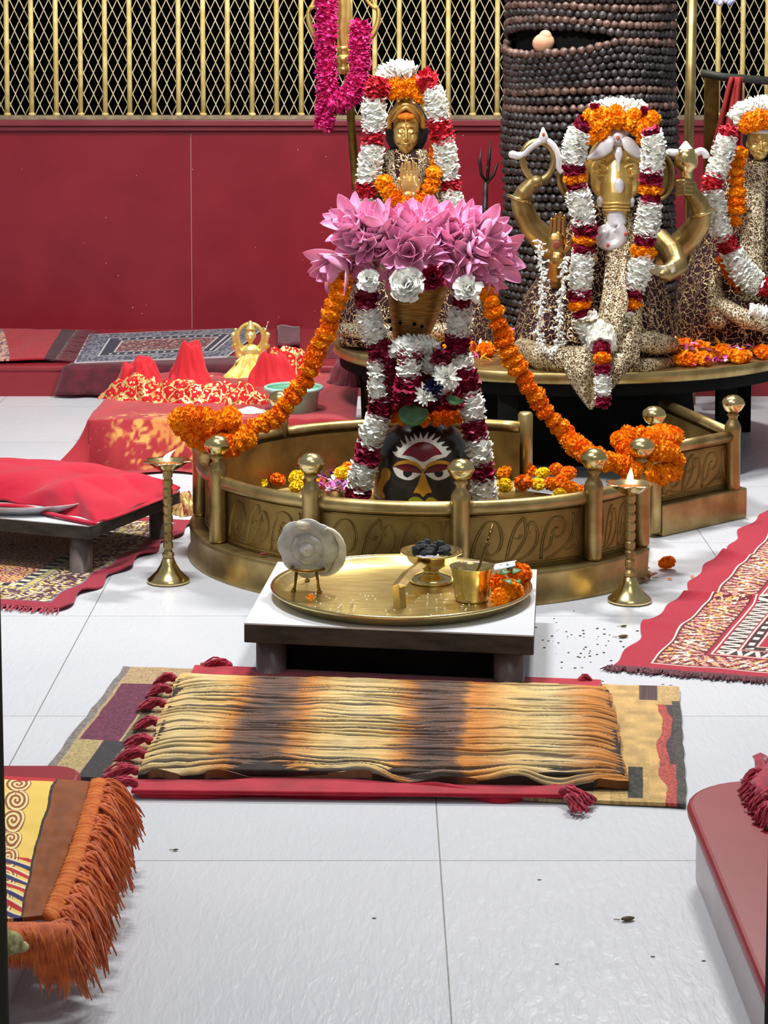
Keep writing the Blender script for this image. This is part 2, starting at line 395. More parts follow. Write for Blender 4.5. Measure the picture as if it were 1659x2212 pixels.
# door frame of the doorway the photo is taken through
for n_, sx, xa, xb in ((1, -1, P(22, 2212, 1.9).x, 0), (2, 1, P(1649, 2212, 1.9).x, 0)):
    mb = MB(); a = xa; b_ = xa+sx*.09
    ln = sx*.0075
    mb.add([(a, 1.9, .3), (b_, 1.9, .3), (b_, 1.93, .3), (a+sx*.014, 1.93, .3), (a+ln, 1.9, 1.5), (b_, 1.9, 1.5), (b_, 1.93, 1.5), (a+ln+sx*.014, 1.93, 1.5)], [(0,1,2,3),(7,6,5,4),(0,4,5,1),(1,5,6,2),(2,6,7,3),(3,7,4,0)]); mb.box((min(a, b_), 1.9, 0), (max(a, b_), 1.93, .3))
    mb.build('door_%d' % n_, M('door_jamb', srgb(44, 40, 14), srgb(28, 24, 10), 12, .5), smooth=False, bev=.003, kind='structure')
# ================================================================ PETALS AND FLOWERS
PROF = np.array([0, .4, .75, 1.0])
def petal(mbq, o, d, up, L, W, cup=.2, droop=0., tip=.12, mid=1.0, curl=0., mi=0, rows=4, base=.35):
    o = np.array(o, float); d = np.array(d, float); d /= np.linalg.norm(d)+1e-9; up = np.array(up, float)
    up = up-d*up.dot(d); up /= np.linalg.norm(up)+1e-9; sd = np.cross(d, up)
    wd = [base, mid, mid*.8, tip]; V = []
    for k in range(4):
        s = PROF[k]; c = o+d*L*s+up*L*(-droop*s*s+curl*max(0, s-.6)*2)
        for j in (-1, 0, 1): V.append(c+sd*W*.5*wd[k]*j+up*W*cup*abs(j)*(wd[k]))
    fs = []
    for k in range(3):
        for j in range(2):
            a = k*3+j; fs.append((a, a+1, a+4, a+3))
    mbq.add(V, fs, mi)
def marigold_mesh(name, mats, seed, npet=120):
    rs = random.Random(seed); m = MB(); m.ell((0, 0, 0), (.82, .82, .74), n=12)
    ga = PI*(3-5**.5)
    for k in range(npet):
        z = 1-2*(k+.5)/npet; r = math.sqrt(1-z*z); a = ga*k+rs.uniform(-.2, .2)
        n = Vector((r*math.cos(a), r*math.sin(a), z+rs.uniform(-.1, .1))).normalized()
        ax = Vector((rs.uniform(-1, 1), rs.uniform(-1, 1), rs.uniform(-1, 1)))
        d = (n+ax*.35).normalized(); L = rs.uniform(.34, .46)
        petal(m, n*.6, (n+ax*.28).normalized(), ax, L, rs.uniform(.36, .52), cup=.3, tip=.85, curl=rs.uniform(-.5, .5), mi=0)
    V = np.concatenate(m.v)
    return mesh_from(name, V, m.f, mats, m.m)
MG = [marigold_mesh('marigold', [ORANGE], s) for s in (1, 2, 3)]
MGD = [marigold_mesh('marigold', [ORANGED], s) for s in (4, 5)]
MGY = [marigold_mesh('marigold', [YELL], s) for s in (6, 7)]
MGR = random.Random(11)
def marigold(loc, r, parent=None, kind='o', label=None, group=None, squash=None, axis=None, name='marigold'):
    me = MGR.choice({'o': MG, 'd': MGD, 'y': MGY}[kind])
    o = place(name, me, parent); org = WL[parent.name] if parent else Vector((0, 0, 0))
    o.location = Vector(loc)-org
    if axis is not None:
        o.rotation_euler = Vector(axis).to_track_quat('Z', 'Y').to_euler(); o.rotation_euler.rotate_axis('Z', MGR.uniform(0, 6))
    else: o.rotation_euler = (MGR.uniform(-.5, .5), MGR.uniform(-.5, .5), MGR.uniform(0, 6))
    s = squash if squash else 1
    o.scale = (r*MGR.uniform(.93, 1.08), r*MGR.uniform(.93, 1.08), r*s)
    if parent is None: tag(o, label, 'flower', group)
    WL[o.name] = Vector(loc); return o
def frame(t):
    t = t.normalized(); a = Vector((0, -1, 0)) if abs(t.y) < .9 else Vector((1, 0, 0))
    n = (a-t*a.dot(t)).normalized(); return n, t.cross(n)
KN = {'w': ('white_flower_cluster', WHITE), 'm': ('rose_cluster', MAROON), 'r': ('rose_cluster', RED), 'p': ('magenta_flower_cluster', MAG)}
def cluster(pts, R, kind, parent, rs):
    """petals packed round the polyline pts"""
    nm, mt = KN[kind]; m = MB()
    L = sum((b-a).length for a, b in zip(pts, pts[1:]))
    step = {'w': .0085, 'm': .008, 'r': .007, 'p': .0065}[kind]
    if kind == 'w' and R > .03: step = .0075
    ev = even(pts, step); n = len(ev)
    m.tube(ev, [R*(.68 if kind == 'w' else .6)]*n, 10, cap=True)
    nper = {'w': 11, 'm': 10, 'r': 13, 'p': 14}[kind]
    for i, c in enumerate(ev):
        t = (ev[min(i+1, n-1)]-ev[max(i-1, 0)]).normalized(); a, b = frame(t)
        ph = rs.uniform(0, 6); e = min(i, n-1-i)/max(1, (n-1)/2); endf = .82+.18*min(1, e*2.2)
        lay = rs.uniform(.9, 1.08)
        for k in range(nper):
            an = ph+2*PI*(k+rs.uniform(-.3, .3))/nper
            d = a*math.cos(an)+b*math.sin(an); tl = rs.uniform(-.35, .35)
            dd = d+t*tl
            rr = R*endf*lay*rs.uniform(.86, 1.12)
            if kind == 'w': petal(m, c+d*R*.35, dd, t, rr*.66, R*rs.uniform(.5, .85), cup=rs.uniform(.15, .4), tip=rs.uniform(.3, .65), droop=rs.uniform(-.2, .3), curl=rs.uniform(-.4, .4))
            elif kind == 'm': petal(m, c+d*R*.25, dd+t*rs.uniform(-.3, .3), t, rr*.72, R*rs.uniform(.7, 1.1), cup=.3, tip=.5, droop=rs.uniform(-.2, .3), curl=rs.uniform(-.5, .5))
            elif kind == 'r': petal(m, c+d*R*.25, dd+t*rs.uniform(-.5, .5), t, rr*.76, R*rs.uniform(.32, .5), cup=.3, tip=.6, curl=rs.uniform(-.5, .5))
            else: petal(m, c+d*R*.3, dd+t*rs.uniform(-.3, .3), t, rr*.72, R*rs.uniform(.3, .46), cup=.35, tip=.55, curl=rs.uniform(-.4, .5))
    return m.build(nm, mt, parent)
def garland(name, label, pts, R, segs, group=None, seed=1, cat='garland', parent=None):
    rs = random.Random(seed); ev = even(pts, .002); n = len(ev)-1
    t = thing(name, label, cat, ev[0], group)
    tot = sum(s[1] for s in segs); acc = 0
    for s in segs:
        k, wgt = s[0], s[1]; a = int(n*acc/tot); acc += wgt; b = int(n*acc/tot); sub = ev[a:b+1]
        rr = R*(s[2] if len(s) > 2 else 1)
        if k == 'o':
            L = sum(((q-p).length for p, q in zip(sub, sub[1:])), 0); cnt = max(1, int(round(L/(rr*1.25))))
            for q in range(cnt):
                c = sub[int((q+.5)/cnt*(len(sub)-1))]; tt = sub[-1]-sub[0]
                marigold(c, rr*.98, t, 'o', squash=min(1.1, max(.62, L/cnt/(rr*1.7))), axis=tt)
        else: cluster(sub, rr, k, t, rs)
    return t
def marigold_string(name, label, pts, R, kind='o', group=None, seed=1, gap=.95, squash=.72):
    ev = even(pts, R*gap); t = thing(name, label, 'garland', ev[0], group); rs = random.Random(seed)
    for i, c in enumerate(ev[:100]):
        tt = ev[min(i+1, len(ev)-1)]-ev[max(i-1, 0)]
        j = Vector((rs.uniform(-1, 1), rs.uniform(-1, 1), rs.uniform(-1, 1)))*R*.14
        k2 = kind if rs.random() < .72 else ('d' if kind == 'o' else 'o')
        marigold(c+j, R*rs.uniform(.92, 1.1), t, k2, squash=squash*rs.uniform(.9, 1.15), axis=tt+j*2)
    return t
# ================================================================ BRASS ENCLOSURE
EC = (.115, 5.23); ER = .6; ZPL = .078
def cyl(s, r, z): return (EC[0]+r*math.sin(s), EC[1]-r*math.cos(s), z)      # s = angle from the front, + to the right
def ang(px, Y0=4.8, r=.575, back=False):
    best = None
    for k in range(-1800, 1801):
        s = PI*k/1800
        if (math.cos(s) < 0) != back: continue
        x, y, z = cyl(s, r, .2); d = y*CP-(z-H)*SP; e = abs(829.5+FPX*x/d-px)
        if best is None or e < best[0]: best = (e, s)
    return best[1]
enc = thing('railed_enclosure', 'round brass enclosure with low engraved panels and ball-topped posts around the black stone', 'railing', (EC[0], EC[1], 0))
S0 = ang(1385); SBR = ang(1133, back=True, r=.57); SBL = ang(608, back=True, r=.57)   # opening between S0 and SBR (spout channel)
SBR = PI-abs(PI-abs(SBR)); 
def arcs(a, b, n): return np.linspace(a, b, n)
a0, a1 = -(2*PI-SBR), S0      # from back right round the left to the right front
m = MB(); ss = arcs(a0, a1, 120)
prof = [(ER, 0), (ER+.002, .01), (ER-.006, .022), (ER-.004, ZPL-.012), (ER-.002, ZPL-.004), (ER-.012, ZPL), (ER-.09, ZPL), (ER-.09, 0)]
m.grid([[cyl(s, r, z) for (r, z) in prof] for s in ss], closev=False)
for e_ in (ss[0], ss[-1]): m.add([cyl(e_, r, z) for (r, z) in prof], [tuple(range(len(prof)))])
m.build('plinth', BR, enc, recalc=True)
m = MB(); m.lathe((EC[0], EC[1], 0), [(.53, 0), (.53, .055), (.4, .06), (0.001, .062)], 64); m.build('basin_floor', BRD, enc)
ps = sorted([ang(470), ang(672), ang(995), ang(1282), S0])
lft = [ang(470)-.62, ang(470)-1.22]          # posts hidden behind the coil / at the back left
bl = -(2*PI-abs(SBL)) if SBL > 0 else SBL
bl = SBL if SBL < 0 else SBL-2*PI
allp = sorted([a0, bl, ang(470)-.55]+ps)
PR = .575
def post(s, z0=ZPL, z1=.335, r=PR, ball=True, par=None, xy=None):
    c = Vector(cyl(s, r, z0)) if xy is None else Vector((xy[0], xy[1], z0)); h = z1-z0
    m = MB(); pr = [(0, 0), (.017, 0), (.0205, .006), (.0205, h-.105), (.022, h-.095), (.022, h-.086), (.019, h-.078), (.012, h-.066), (.0115, h-.06), (.0165, h-.055), (.013, h-.049), (0.001, h-.045)]
    if not ball: pr = [(0, 0), (.0205, 0), (.0205, h-.006), (.016, h), (0.001, h)]
    m.lathe(c, pr, 28); p = m.build('post', BR, par or enc)
    if ball:
        m = MB(); m.lathe(c, [(.001, h-.051), (.010, h-.05), (.022, h-.041), (.0305, h-.027), (.031, h-.021), (.027, h-.012), (.015, h-.003), (.001, h)], 28)
        m.build('ball_finial', BRS, p)
for s in allp:
    isb = abs(s-a0) < 1e-6
    post(s, ball=not isb, z1=.335 if not isb else .262)
MOTIF = [[(-.97, .08), (-.9, .5), (-.74, .86), (-.56, .88), (-.47, .6), (-.52, .3), (-.66, .2), (-.74, .34), (-.68, .46)],
         [(-.40, .04), (-.34, .4), (-.24, .75), (-.1, .95)], [(-.36, .04), (-.18, .3), (-.06, .62), (-.1, .95)],
         [(-.3, .04), (-.08, .12), (.1, .34), (.14, .62), (.06, .84), (-.04, .74), (.0, .6)],
         [(.2, .04), (.24, .45), (.36, .82), (.54, .9), (.66, .74), (.62, .54), (.5, .46), (.42, .58), (.5, .68)],
         [(.3, .04), (.5, .14), (.74, .36), (.84, .66), (.82, .94)], [(.97, .06), (.88, .36), (.86, .66), (.93, .95)], [(-.88, .06), (-.8, .14), (-.62, .08), (-.44, .06)], [(.24, .2), (.36, .3), (.4, .5)], [(-.28, .55), (-.2, .5), (-.14, .6)], [(.62, .22), (.72, .18), (.84, .26)]]
def panel(fn, L, z0, z1, par):
    """fn(u, depth, z) -> point; depth + = outwards"""
    n = max(6, int(L/.03)); m = MB()
    us = np.linspace(0, L, n); hh = z1-z0
    m.grid([[fn(u, 0, z) for z in np.linspace(z0, z1, 8)] for u in us]); m.grid([[fn(u, -.018, z) for z in np.linspace(z0, z1, 2)] for u in us])
    rs = random.Random(3)
    def rel(poly, r=.0017): m.tube([fn(u, .0003, z) for u, z in poly if .02 < u < L-.02 and z0+.006 < z < z1-.006] or [fn(.03, 0, z0+.02), fn(.031, 0, z0+.02)], r, 5)
    for zz in (z0+.008, z1-.01): m.tube([fn(u, .001, zz) for u in np.linspace(.022, L-.022, n)], .003, 6)
    nn = max(1, int(round(L/.3)))
    for q in range(nn):
        w_ = L/nn; c = w_*(q+.5); fl = 1 if q % 2 == 0 else -1
        for mo in MOTIF:
            for dx, rr_ in ((0, .0021), (.035, .0012)):
                rel([(c+fl*(p.x+dx)*w_*.44, z0+.01+(hh-.024)*p.y) for p in spline([(a_, b_, 0) for a_, b_ in mo], 26)], rr_)
    p = m.build('engraved_panel', BRP, par)
    return p
ZR = .222
for sa, sb in zip(allp, allp[1:]):
    fn = lambda u, d, z, sa=sa: cyl(sa+u/.556, .556+d, z)
    panel(fn, (sb-sa)*.556, ZPL, ZR-.012, enc)
    m = MB(); m.tube([cyl(s, .565, ZR) for s in np.linspace(sa+.022, sb-.022, 16)], .0155, 14, up=(0, 0, 1)); m.build('rail', BR, enc)
# the straight spout channel on the right
def straight(A, B, par):
    A = Vector(A); B = Vector(B); d = (B-A); L = d.length; d.normalize(); nrm = Vector((d.y, -d.x, 0))
    fn = lambda u, dd, z: tuple(A+d*u+nrm*dd+Vector((0, 0, z)))
    panel(fn, L, ZPL+.006, ZR-.012, par)
    m = MB(); m.tube([A+Vector((0, 0, ZR))+nrm*.008+d*.02, A+Vector((0, 0, ZR))+nrm*.008+d*(L-.02)], .0155, 14); m.build('rail', BR, par)
    q = [A+nrm*.03-d*.01, B+nrm*.03+d*.03, B-nrm*.05+d*.03, A-nrm*.05-d*.01]
    m = MB(); m.quadslab(q, 0, ZPL+.004); m.build('plinth', BR, par, bev=.004, smooth=False)
EX1 = Vector((.70, 5.395, 0)); EX2 = Vector((.925, 5.60, 0)); EX3 = Vector((.80, 6.15, 0))
straight(EX1, EX2, enc); straight(EX2, EX3, enc)
post(0, z0=0.01, z1=.338, xy=(.688, 5.37)); post(0, z1=.333, xy=(EX2.x, EX2.y-.012), z0=ZPL)
# ================================================================ THE BLACK STONE WITH A PAINTED FACE
LC = Vector((P(915, 1000, 5.23).x, 5.23, .06))
SZ = 5.11/4600          # metres per pixel at the face
zt_ = P(915, 918, 5.14).z
def zc(y, x=915): return (x/3.252+660, y/3.252+420)
prof = []
hL = zt_-.06
for k in range(60):
    t = k/59
    if t < .62: r = .128-.012*(1-t/.62)**2+ .0*t-.012*max(0, t-.3)/.32
    else:
        q = (t-.62)/.38; r = (.116)*math.sqrt(max(0, 1-q**2.6))
    prof.append((r, .06+hL*t))
pr_r = np.array([p[0] for p in prof]); pr_z = np.array([p[1] for p in prof])
nu, nv = 560, 330
th = np.concatenate([np.linspace(-PI*.5, PI*.5, nu-60), np.linspace(PI*.5, PI*1.5, 62)[1:-1]])
# sample v with equal arc length
arc = np.concatenate([[0], np.cumsum(np.hypot(np.diff(pr_r), np.diff(pr_z)))]); tv = np.linspace(0, arc[-1], nv)
rv = np.interp(tv, arc, pr_r); zv = np.interp(tv, arc, pr_z)
TH, RV = np.meshgrid(th, rv); _, ZV = np.meshgrid(th, zv)
X = LC.x+RV*np.sin(TH); Y = LC.y-RV*np.cos(TH); Z = ZV
dd = Y*CP-(Z-H)*SP; PXx = (829.5+FPX*X/dd-660)*3.252; PYy = (505-FPX*(Y*SP+(Z-H)*CP)/dd-420)*3.252
front = np.cos(TH) > 0
cols = np.zeros(X.shape+(3,)); base = np.array(srgb(40, 37, 34)); base2 = np.array(srgb(54, 50, 46))
nz = vn(X*60, Z*60, 3)[..., None]; cols[:] = base*(1-nz)+base2*nz
def paint(poly, c, m_=None):
    k = inpoly(PXx, PYy, poly) & front
    cols[k] = srgb(*c)
def stroke(pts, wds, c):
    k = np.zeros(X.shape, bool)
    for (x0, y0), (x1, y1), w0, w1 in zip(pts, pts[1:], wds, wds[1:]):
        dx, dy = x1-x0, y1-y0; t = np.clip(((PXx-x0)*dx+(PYy-y0)*dy)/(dx*dx+dy*dy), 0, 1)
        k |= np.hypot(PXx-x0-dx*t, PYy-y0-dy*t) < (w0+(w1-w0)*t)
    cols[k & front] = srgb(*c)
def curve(ctrl, n=24): return [(p.x, p.y) for p in spline([(a, b, 0) for a, b in ctrl], n)]
CRW = (232, 228, 214); OCH = (206, 146, 44); DRD = (124, 8, 24)
band = curve([(622, 1822), (668, 1780), (735, 1735), (822, 1714), (905, 1732), (970, 1776), (1012, 1820)], 40)
paint([(618, 1815)]+band+[(1015, 1815), (990, 1842), (925, 1862), (868, 1892), (828, 1932), (790, 1893), (720, 1862), (645, 1845)], CRW)
for bx, by, tx, ty in [(640, 1826, 611, 1806), (668, 1798, 638, 1770), (698, 1772, 668, 1728), (725, 1750, 700, 1692), (756, 1734, 738, 1702), (784, 1726, 762, 1683), (812, 1722, 806, 1674), (838, 1722, 862, 1670), (868, 1728, 910, 1680), (898, 1740, 946, 1702), (930, 1758, 978, 1738), (962, 1784, 1004, 1772), (992, 1814, 1024, 1802)]:
    stroke([(bx, by), ((bx+tx)/2, (by+ty)/2), (tx, ty)], [13, 9, 2.5], CRW)
paint(curve([(678, 1832), (712, 1790), (768, 1750), (825, 1738), (880, 1750), (930, 1786), (962, 1826)], 40)+curve([(962, 1826), (900, 1838), (825, 1880), (752, 1844), (678, 1832)], 20), DRD)
MX = 826
def mir(pl): return [(2*MX-x, y) for x, y in pl]
eye = curve([(612, 1920), (640, 1975), (690, 2002), (740, 2006), (782, 1985), (812, 1962)], 24)
lid = curve([(812, 1962), (770, 1935), (700, 1912), (650, 1912), (612, 1920)], 16)
for f_ in (lambda q: q, mir):
    paint(f_(eye+lid), CRW)
    paint(f_(curve([(632, 1918), (690, 1896), (760, 1912), (812, 1955), (770, 1956), (700, 1946), (632, 1918)], 40)), (112, 30, 34))
    paint(f_(curve([(684, 1944), (690, 1975), (716, 1988), (742, 1974), (752, 1950)], 16)), (34, 30, 30))
    paint(f_(curve([(607, 1914), (650, 1878), (715, 1868), (772, 1880), (805, 1905), (826, 1948)], 30)+curve([(826, 1955), (788, 1918), (730, 1894), (672, 1896), (607, 1914)], 20)), OCH)
paint([(826, 1945), (838, 1965), (862, 2035), (890, 2094), (858, 2102), (826, 2128), (796, 2102), (757, 2094), (790, 2035), (812, 1965)], OCH)
stroke(curve([(775, 2100), (800, 2106), (826, 2128), (850, 2106), (872, 2098)], 14), [3]*14, (30, 24, 20))
stroke(curve([(564, 1950), (560, 1985), (535, 2030), (522, 2080), (550, 2125)], 20), [30, 32, 34, 33, 32, 30, 28, 26, 25, 24, 23, 22, 22, 21, 20, 19, 17, 14, 11, 7], (204, 144, 50))
paint(curve([(725, 2140), (760, 2124), (805, 2134), (825, 2165), (725, 2165)], 24), (150, 150, 40)); paint(curve([(835, 2160), (868, 2128), (905, 2136), (925, 2162), (835, 2165)], 24), (176, 150, 40))
ling = thing('black_stone_lingam', 'black rounded stone painted with a golden-nosed face and red third eye', 'stone', LC)
m = MB(); m.grid(np.stack([X, Y, Z], -1), closeu=True)
m.build('stone', COLS, ling, cols=cols.reshape(-1, 3))
# ring of marigold discs round its top
YM = 5.13; yc = LC.y; rr = .09; zr = P(915, 905, 5.13).z
t = thing('garland', 'ring of small orange marigold heads circling the top of the black stone', 'garland', (LC.x, yc, zr-.02))
for k in range(20):
    a = 2*PI*k/20; c = Vector((LC.x+rr*math.sin(a), yc-rr*math.cos(a), zr+random.uniform(-.003, .003)))
    marigold(c, .0215, t, 'd' if k % 3 else 'o', squash=.7, axis=(math.cos(a), math.sin(a), 0))
def leaf(name, pts, Wd, label=None, group=None, mat=None, nrm=(0, -1, .3), parent=None):
    ev = even(pts, .004); n = len(ev); A = []; nr = Vector(nrm).normalized()
    for i, c in enumerate(ev):
        t_ = (ev[min(i+1, n-1)]-ev[max(i-1, 0)]).normalized(); sd = t_.cross(nr).normalized(); u = i/(n-1)
        w_ = Wd*(math.sin(PI*u**.8)**.8)*.5+.0004
        A.append([tuple(c+sd*w_*j+nr*.15*w_*(abs(j))) for j in (-1, -.5, 0, .5, 1)])
    m = MB(); m.grid(A); o = m.build(name, mat or LEAF, parent)
    if parent is None: tag(o, label, 'leaf', group)
    s = o.modifiers.new('t', 'SOLIDIFY'); s.thickness = .0008
    return o
leaf('leaf', [P(862, 885, 5.08), P(895, 897, 5.07), P(925, 886, 5.08)], .055, 'broad green leaf lying across the marigold ring above the painted face')
# ================================================================ GARLANDS OF THE STONE
GY = 5.14
def pp(lst, Y): return [P(x, y, Y if len(r) == 0 else r[0]) for (x, y, *r) in lst]
garland('garland', 'white and maroon flower garland hanging left of the painted black stone', pp([(800, 585, 5.16), (792, 640), (800, 700), (822, 760), (822, 820), (822, 880), (808, 925), (795, 970), (784, 1015), (776, 1050), (768, 1085)], GY), .034,
        [('w', 42), ('m', 34, .95), ('w', 66), ('m', 36), ('w', 82), ('m', 34), ('w', 62), ('m', 36), ('w', 54), ('m', 30)], seed=2)
garland('garland', 'white and maroon flower garland hanging right of the painted black stone', pp([(1010, 600, 5.16), (998, 650), (992, 700), (988, 748), (1000, 800), (1016, 850), (1024, 920), (1036, 970), (1042, 1020), (1048, 1085)], GY), .033,
        [('w', 40), ('m', 26, .8), ('w', 60), ('m', 42), ('w', 30), ('m', 54), ('w', 62), ('m', 40), ('w', 56), ('m', 36), ('w', 50)], seed=3)
garland('garland', 'short white and maroon garland bunched in the centre above the marigold ring', pp([(884, 738), (882, 775), (882, 815), (880, 862)], 5.08), .033, [('w', 26, .9), ('m', 10, 1.0), ('w', 34, .92), ('m', 46, 1.08)], seed=4)
garland('garland', 'white blooms looped over the garland heap below the bronze hood', pp([(850, 770), (862, 748), (905, 742), (938, 755), (925, 800)], 5.13), .026, [('w', 50), ('w', 50), ('w', 30)], seed=5)
garland('garland', 'maroon and white coil on the right of the garland heap', pp([(955, 755), (952, 785), (955, 815), (975, 850), (985, 875)], 5.12), .03, [('m', 30), ('w', 62), ('m', 34)], seed=6)
garland('garland', 'maroon loop on the left of the garland heap', pp([(835, 770), (840, 800), (848, 835), (860, 868)], 5.13), .026, [('m', 40), ('m', 40)], seed=7)
garland('garland', 'low maroon roll of petals resting on the marigold ring', pp([(862, 876), (910, 880), (960, 880)], 5.18), .022, [('m', 40), ('m', 40)], seed=8)
def bloom(name, c, r, mat, label, group=None, n=26, up=(0, -1, .3), seed=0, cat='flower', wd=.5, parent=None, L2=1.0, pw=.42, flat=.5):
    rs = random.Random(seed); m = MB(); up = Vector(up).normalized(); a, b = frame(up); c = Vector(c)
    m.ell(c, (r*.32,)*3, n=8)
    for k in range(n):
        an = k*2.4+rs.uniform(-.2, .2); el = (k/n)**.8*1.45*flat*2*.9
        d = up*math.cos(min(1.6, el+.12))+(a*math.cos(an)+b*math.sin(an))*math.sin(min(1.6, el+.12))
        petal(m, c+d*r*.15, d, up, r*rs.uniform(.8, 1.02)*L2, r*pw, cup=rs.uniform(.1, .35), tip=.7 if name == 'white_flower' else .35, curl=rs.uniform(-.4, .5) if name == 'white_flower' else rs.uniform(-.1, .3))
    o = m.build(name, mat, parent)
    if parent is None: tag(o, label, cat, group)
    return o
bloom('white_flower', P(878, 618, 5.06), .042, WHITE, 'large crumpled white bloom on the front of the bronze hood', n=60, seed=1, pw=.8)
bloom('rose', P(935, 600, 5.08), .034, MAROON, 'dark maroon rose tucked right of the white bloom under the lotus heap', n=30, seed=2, pw=.75)
bloom('white_flower', P(1010, 625, 5.07), .036, WHITE, 'wilting white bloom under the right side of the lotus heap', n=34, seed=3, pw=.6)
bloom('white_flower', P(797, 605, 5.07), .028, WHITE, 'small white bloom under the left side of the lotus heap', n=34, seed=4, pw=.75)
bloom('chrysanthemum', P(918, 855, 5.06), .03, WHITE, 'white spiky bloom at the bottom of the garland heap beside the leaf', n=30, seed=5, pw=.26)
bloom('chrysanthemum', P(965, 815, 5.06), .034, WHITE, 'white spiky bloom on the right of the garland heap', n=40, seed=6, pw=.3)
bloom('blue_flower', P(936, 838, 5.06), .028, NAVY, 'dark navy blue flower in the middle of the garland heap', n=26, seed=7, pw=.36)
leaf('leaf', [P(964, 858, 5.05), P(984, 866, 5.04), P(1002, 866, 5.05)], .022, 'small green leaf on the right of the garland heap')
garland('garland', 'thick maroon petal roll filling the middle of the garland heap behind the blue flower', pp([(908, 770), (915, 820), (915, 872)], 5.2), .05, [('m', 50), ('m', 50)], seed=9)
# ================================================================ BRONZE HOOD
HOODM = M('ribbed_bronze', srgb(120, 82, 34), srgb(160, 118, 60), 30, .4, .85, .5, 40, stretch=(1, 1, 9), dist=.003)
m = MB(); A = []
for k in range(60):
    t = k/59; py = 742-t*190; pxc = 886+t*26; hw = (33+48*t**.75)*1.0
    if t > .85: hw *= 1-.15*((t-.85)/.15)**2
    c = P(pxc, py, 5.2); rx = hw*5.2/4600; ry = rx*.55+.006
    rib = .0011*math.sin(k*2*PI/2.2)
    A.append([(c.x+(rx+rib)*math.cos(a), c.y+(ry+rib)*math.sin(a), c.z) for a in np.linspace(0, 2*PI, 41)[:-1]])
m.grid(A, closeu=True); m.add(A[-1], [tuple(range(40))]); m.add(A[0], [tuple(range(40))[::-1]])
hood = thing('bronze_hood', 'ribbed bronze serpent hood rising above the black stone, narrow below and wide above', 'ornament', P(886, 742, 5.2))
m.build('hood', HOODM, hood)
for x, y in ((843, 693), (865, 697), (895, 700), (911, 705), (845, 711), (888, 726), (868, 728)):
    q = (742-y)/190; pxc = 886+q*26; hw = (33+48*q**.75); nx = (x-pxc)/hw; yy = 5.2-(hw*5.2/4600*.55+.006)*math.sqrt(max(.02, 1-nx*nx))
    m = MB(); m.ell(P(x, y, yy-.001), (.0052, .002, .0058), n=6); m.build('dark_stud', BLACK, hood)
# ================================================================ LOTUS HEAP
def lotus(c, up, L, seed, npet=13, openn=.8, label=None):
    rs = random.Random(seed); m = MB(); up = Vector(up).normalized(); a, b = frame(up); c = Vector(c); cols = []
    pink = np.array(srgb(252, 176, 214)); pale = np.array(srgb(255, 226, 236)); deep = np.array(srgb(244, 132, 186))
    for k in range(npet):
        ring = k/npet; an = k*2.399+rs.uniform(-.25, .25); el = openn*(.25+.95*ring)+rs.uniform(-.12, .12)
        rad = a*math.cos(an)+b*math.sin(an); d = (up*math.cos(el)+rad*math.sin(el)).normalized()
        inn = (up*math.sin(el)-rad*math.cos(el)).normalized(); sd = d.cross(inn)
        Lk = L*rs.uniform(.82, 1.08); Wk = Lk*rs.uniform(.4, .62); A = []; nj, ni = 14, 9
        cupk = rs.uniform(.25, .5); bend = rs.uniform(.05, .3)
        for j in range(nj):
            s = j/(nj-1); wd = Wk*.5*(math.sin(PI*min(1, s*.93+.07)**.9)**.72 if s < 1 else 0)*(1 if s > .1 else .6)
            cc = c+d*Lk*s+inn*Lk*bend*(s*s-.2*s)
            for i in range(ni):
                q = (i/(ni-1))*2-1
                p = cc+sd*wd*q*(1-.12*cupk)+inn*wd*cupk*1.3*q*q+inn*rs.uniform(-1, 1)*.0006
                A.append(tuple(p))
                f = (1-s)*.75; streak = .12*math.sin(q*14)
                col = pale*f+pink*(1-f); te = max(0, s-.6)/.4; col = col*(1-te*.55)+deep*te*.55; col = col*(1+.1*streak)
                cols.append(col)
        m.grid(np.array(A).reshape(nj, ni, 3))
    o = m.build('lotus', LOT, cols=np.array(cols)); tag(o, label, 'lotus flower', 'pink lotus flowers heaped on the bronze hood')
    s = o.modifiers.new('t', 'SOLIDIFY'); s.thickness = .0007
    return o
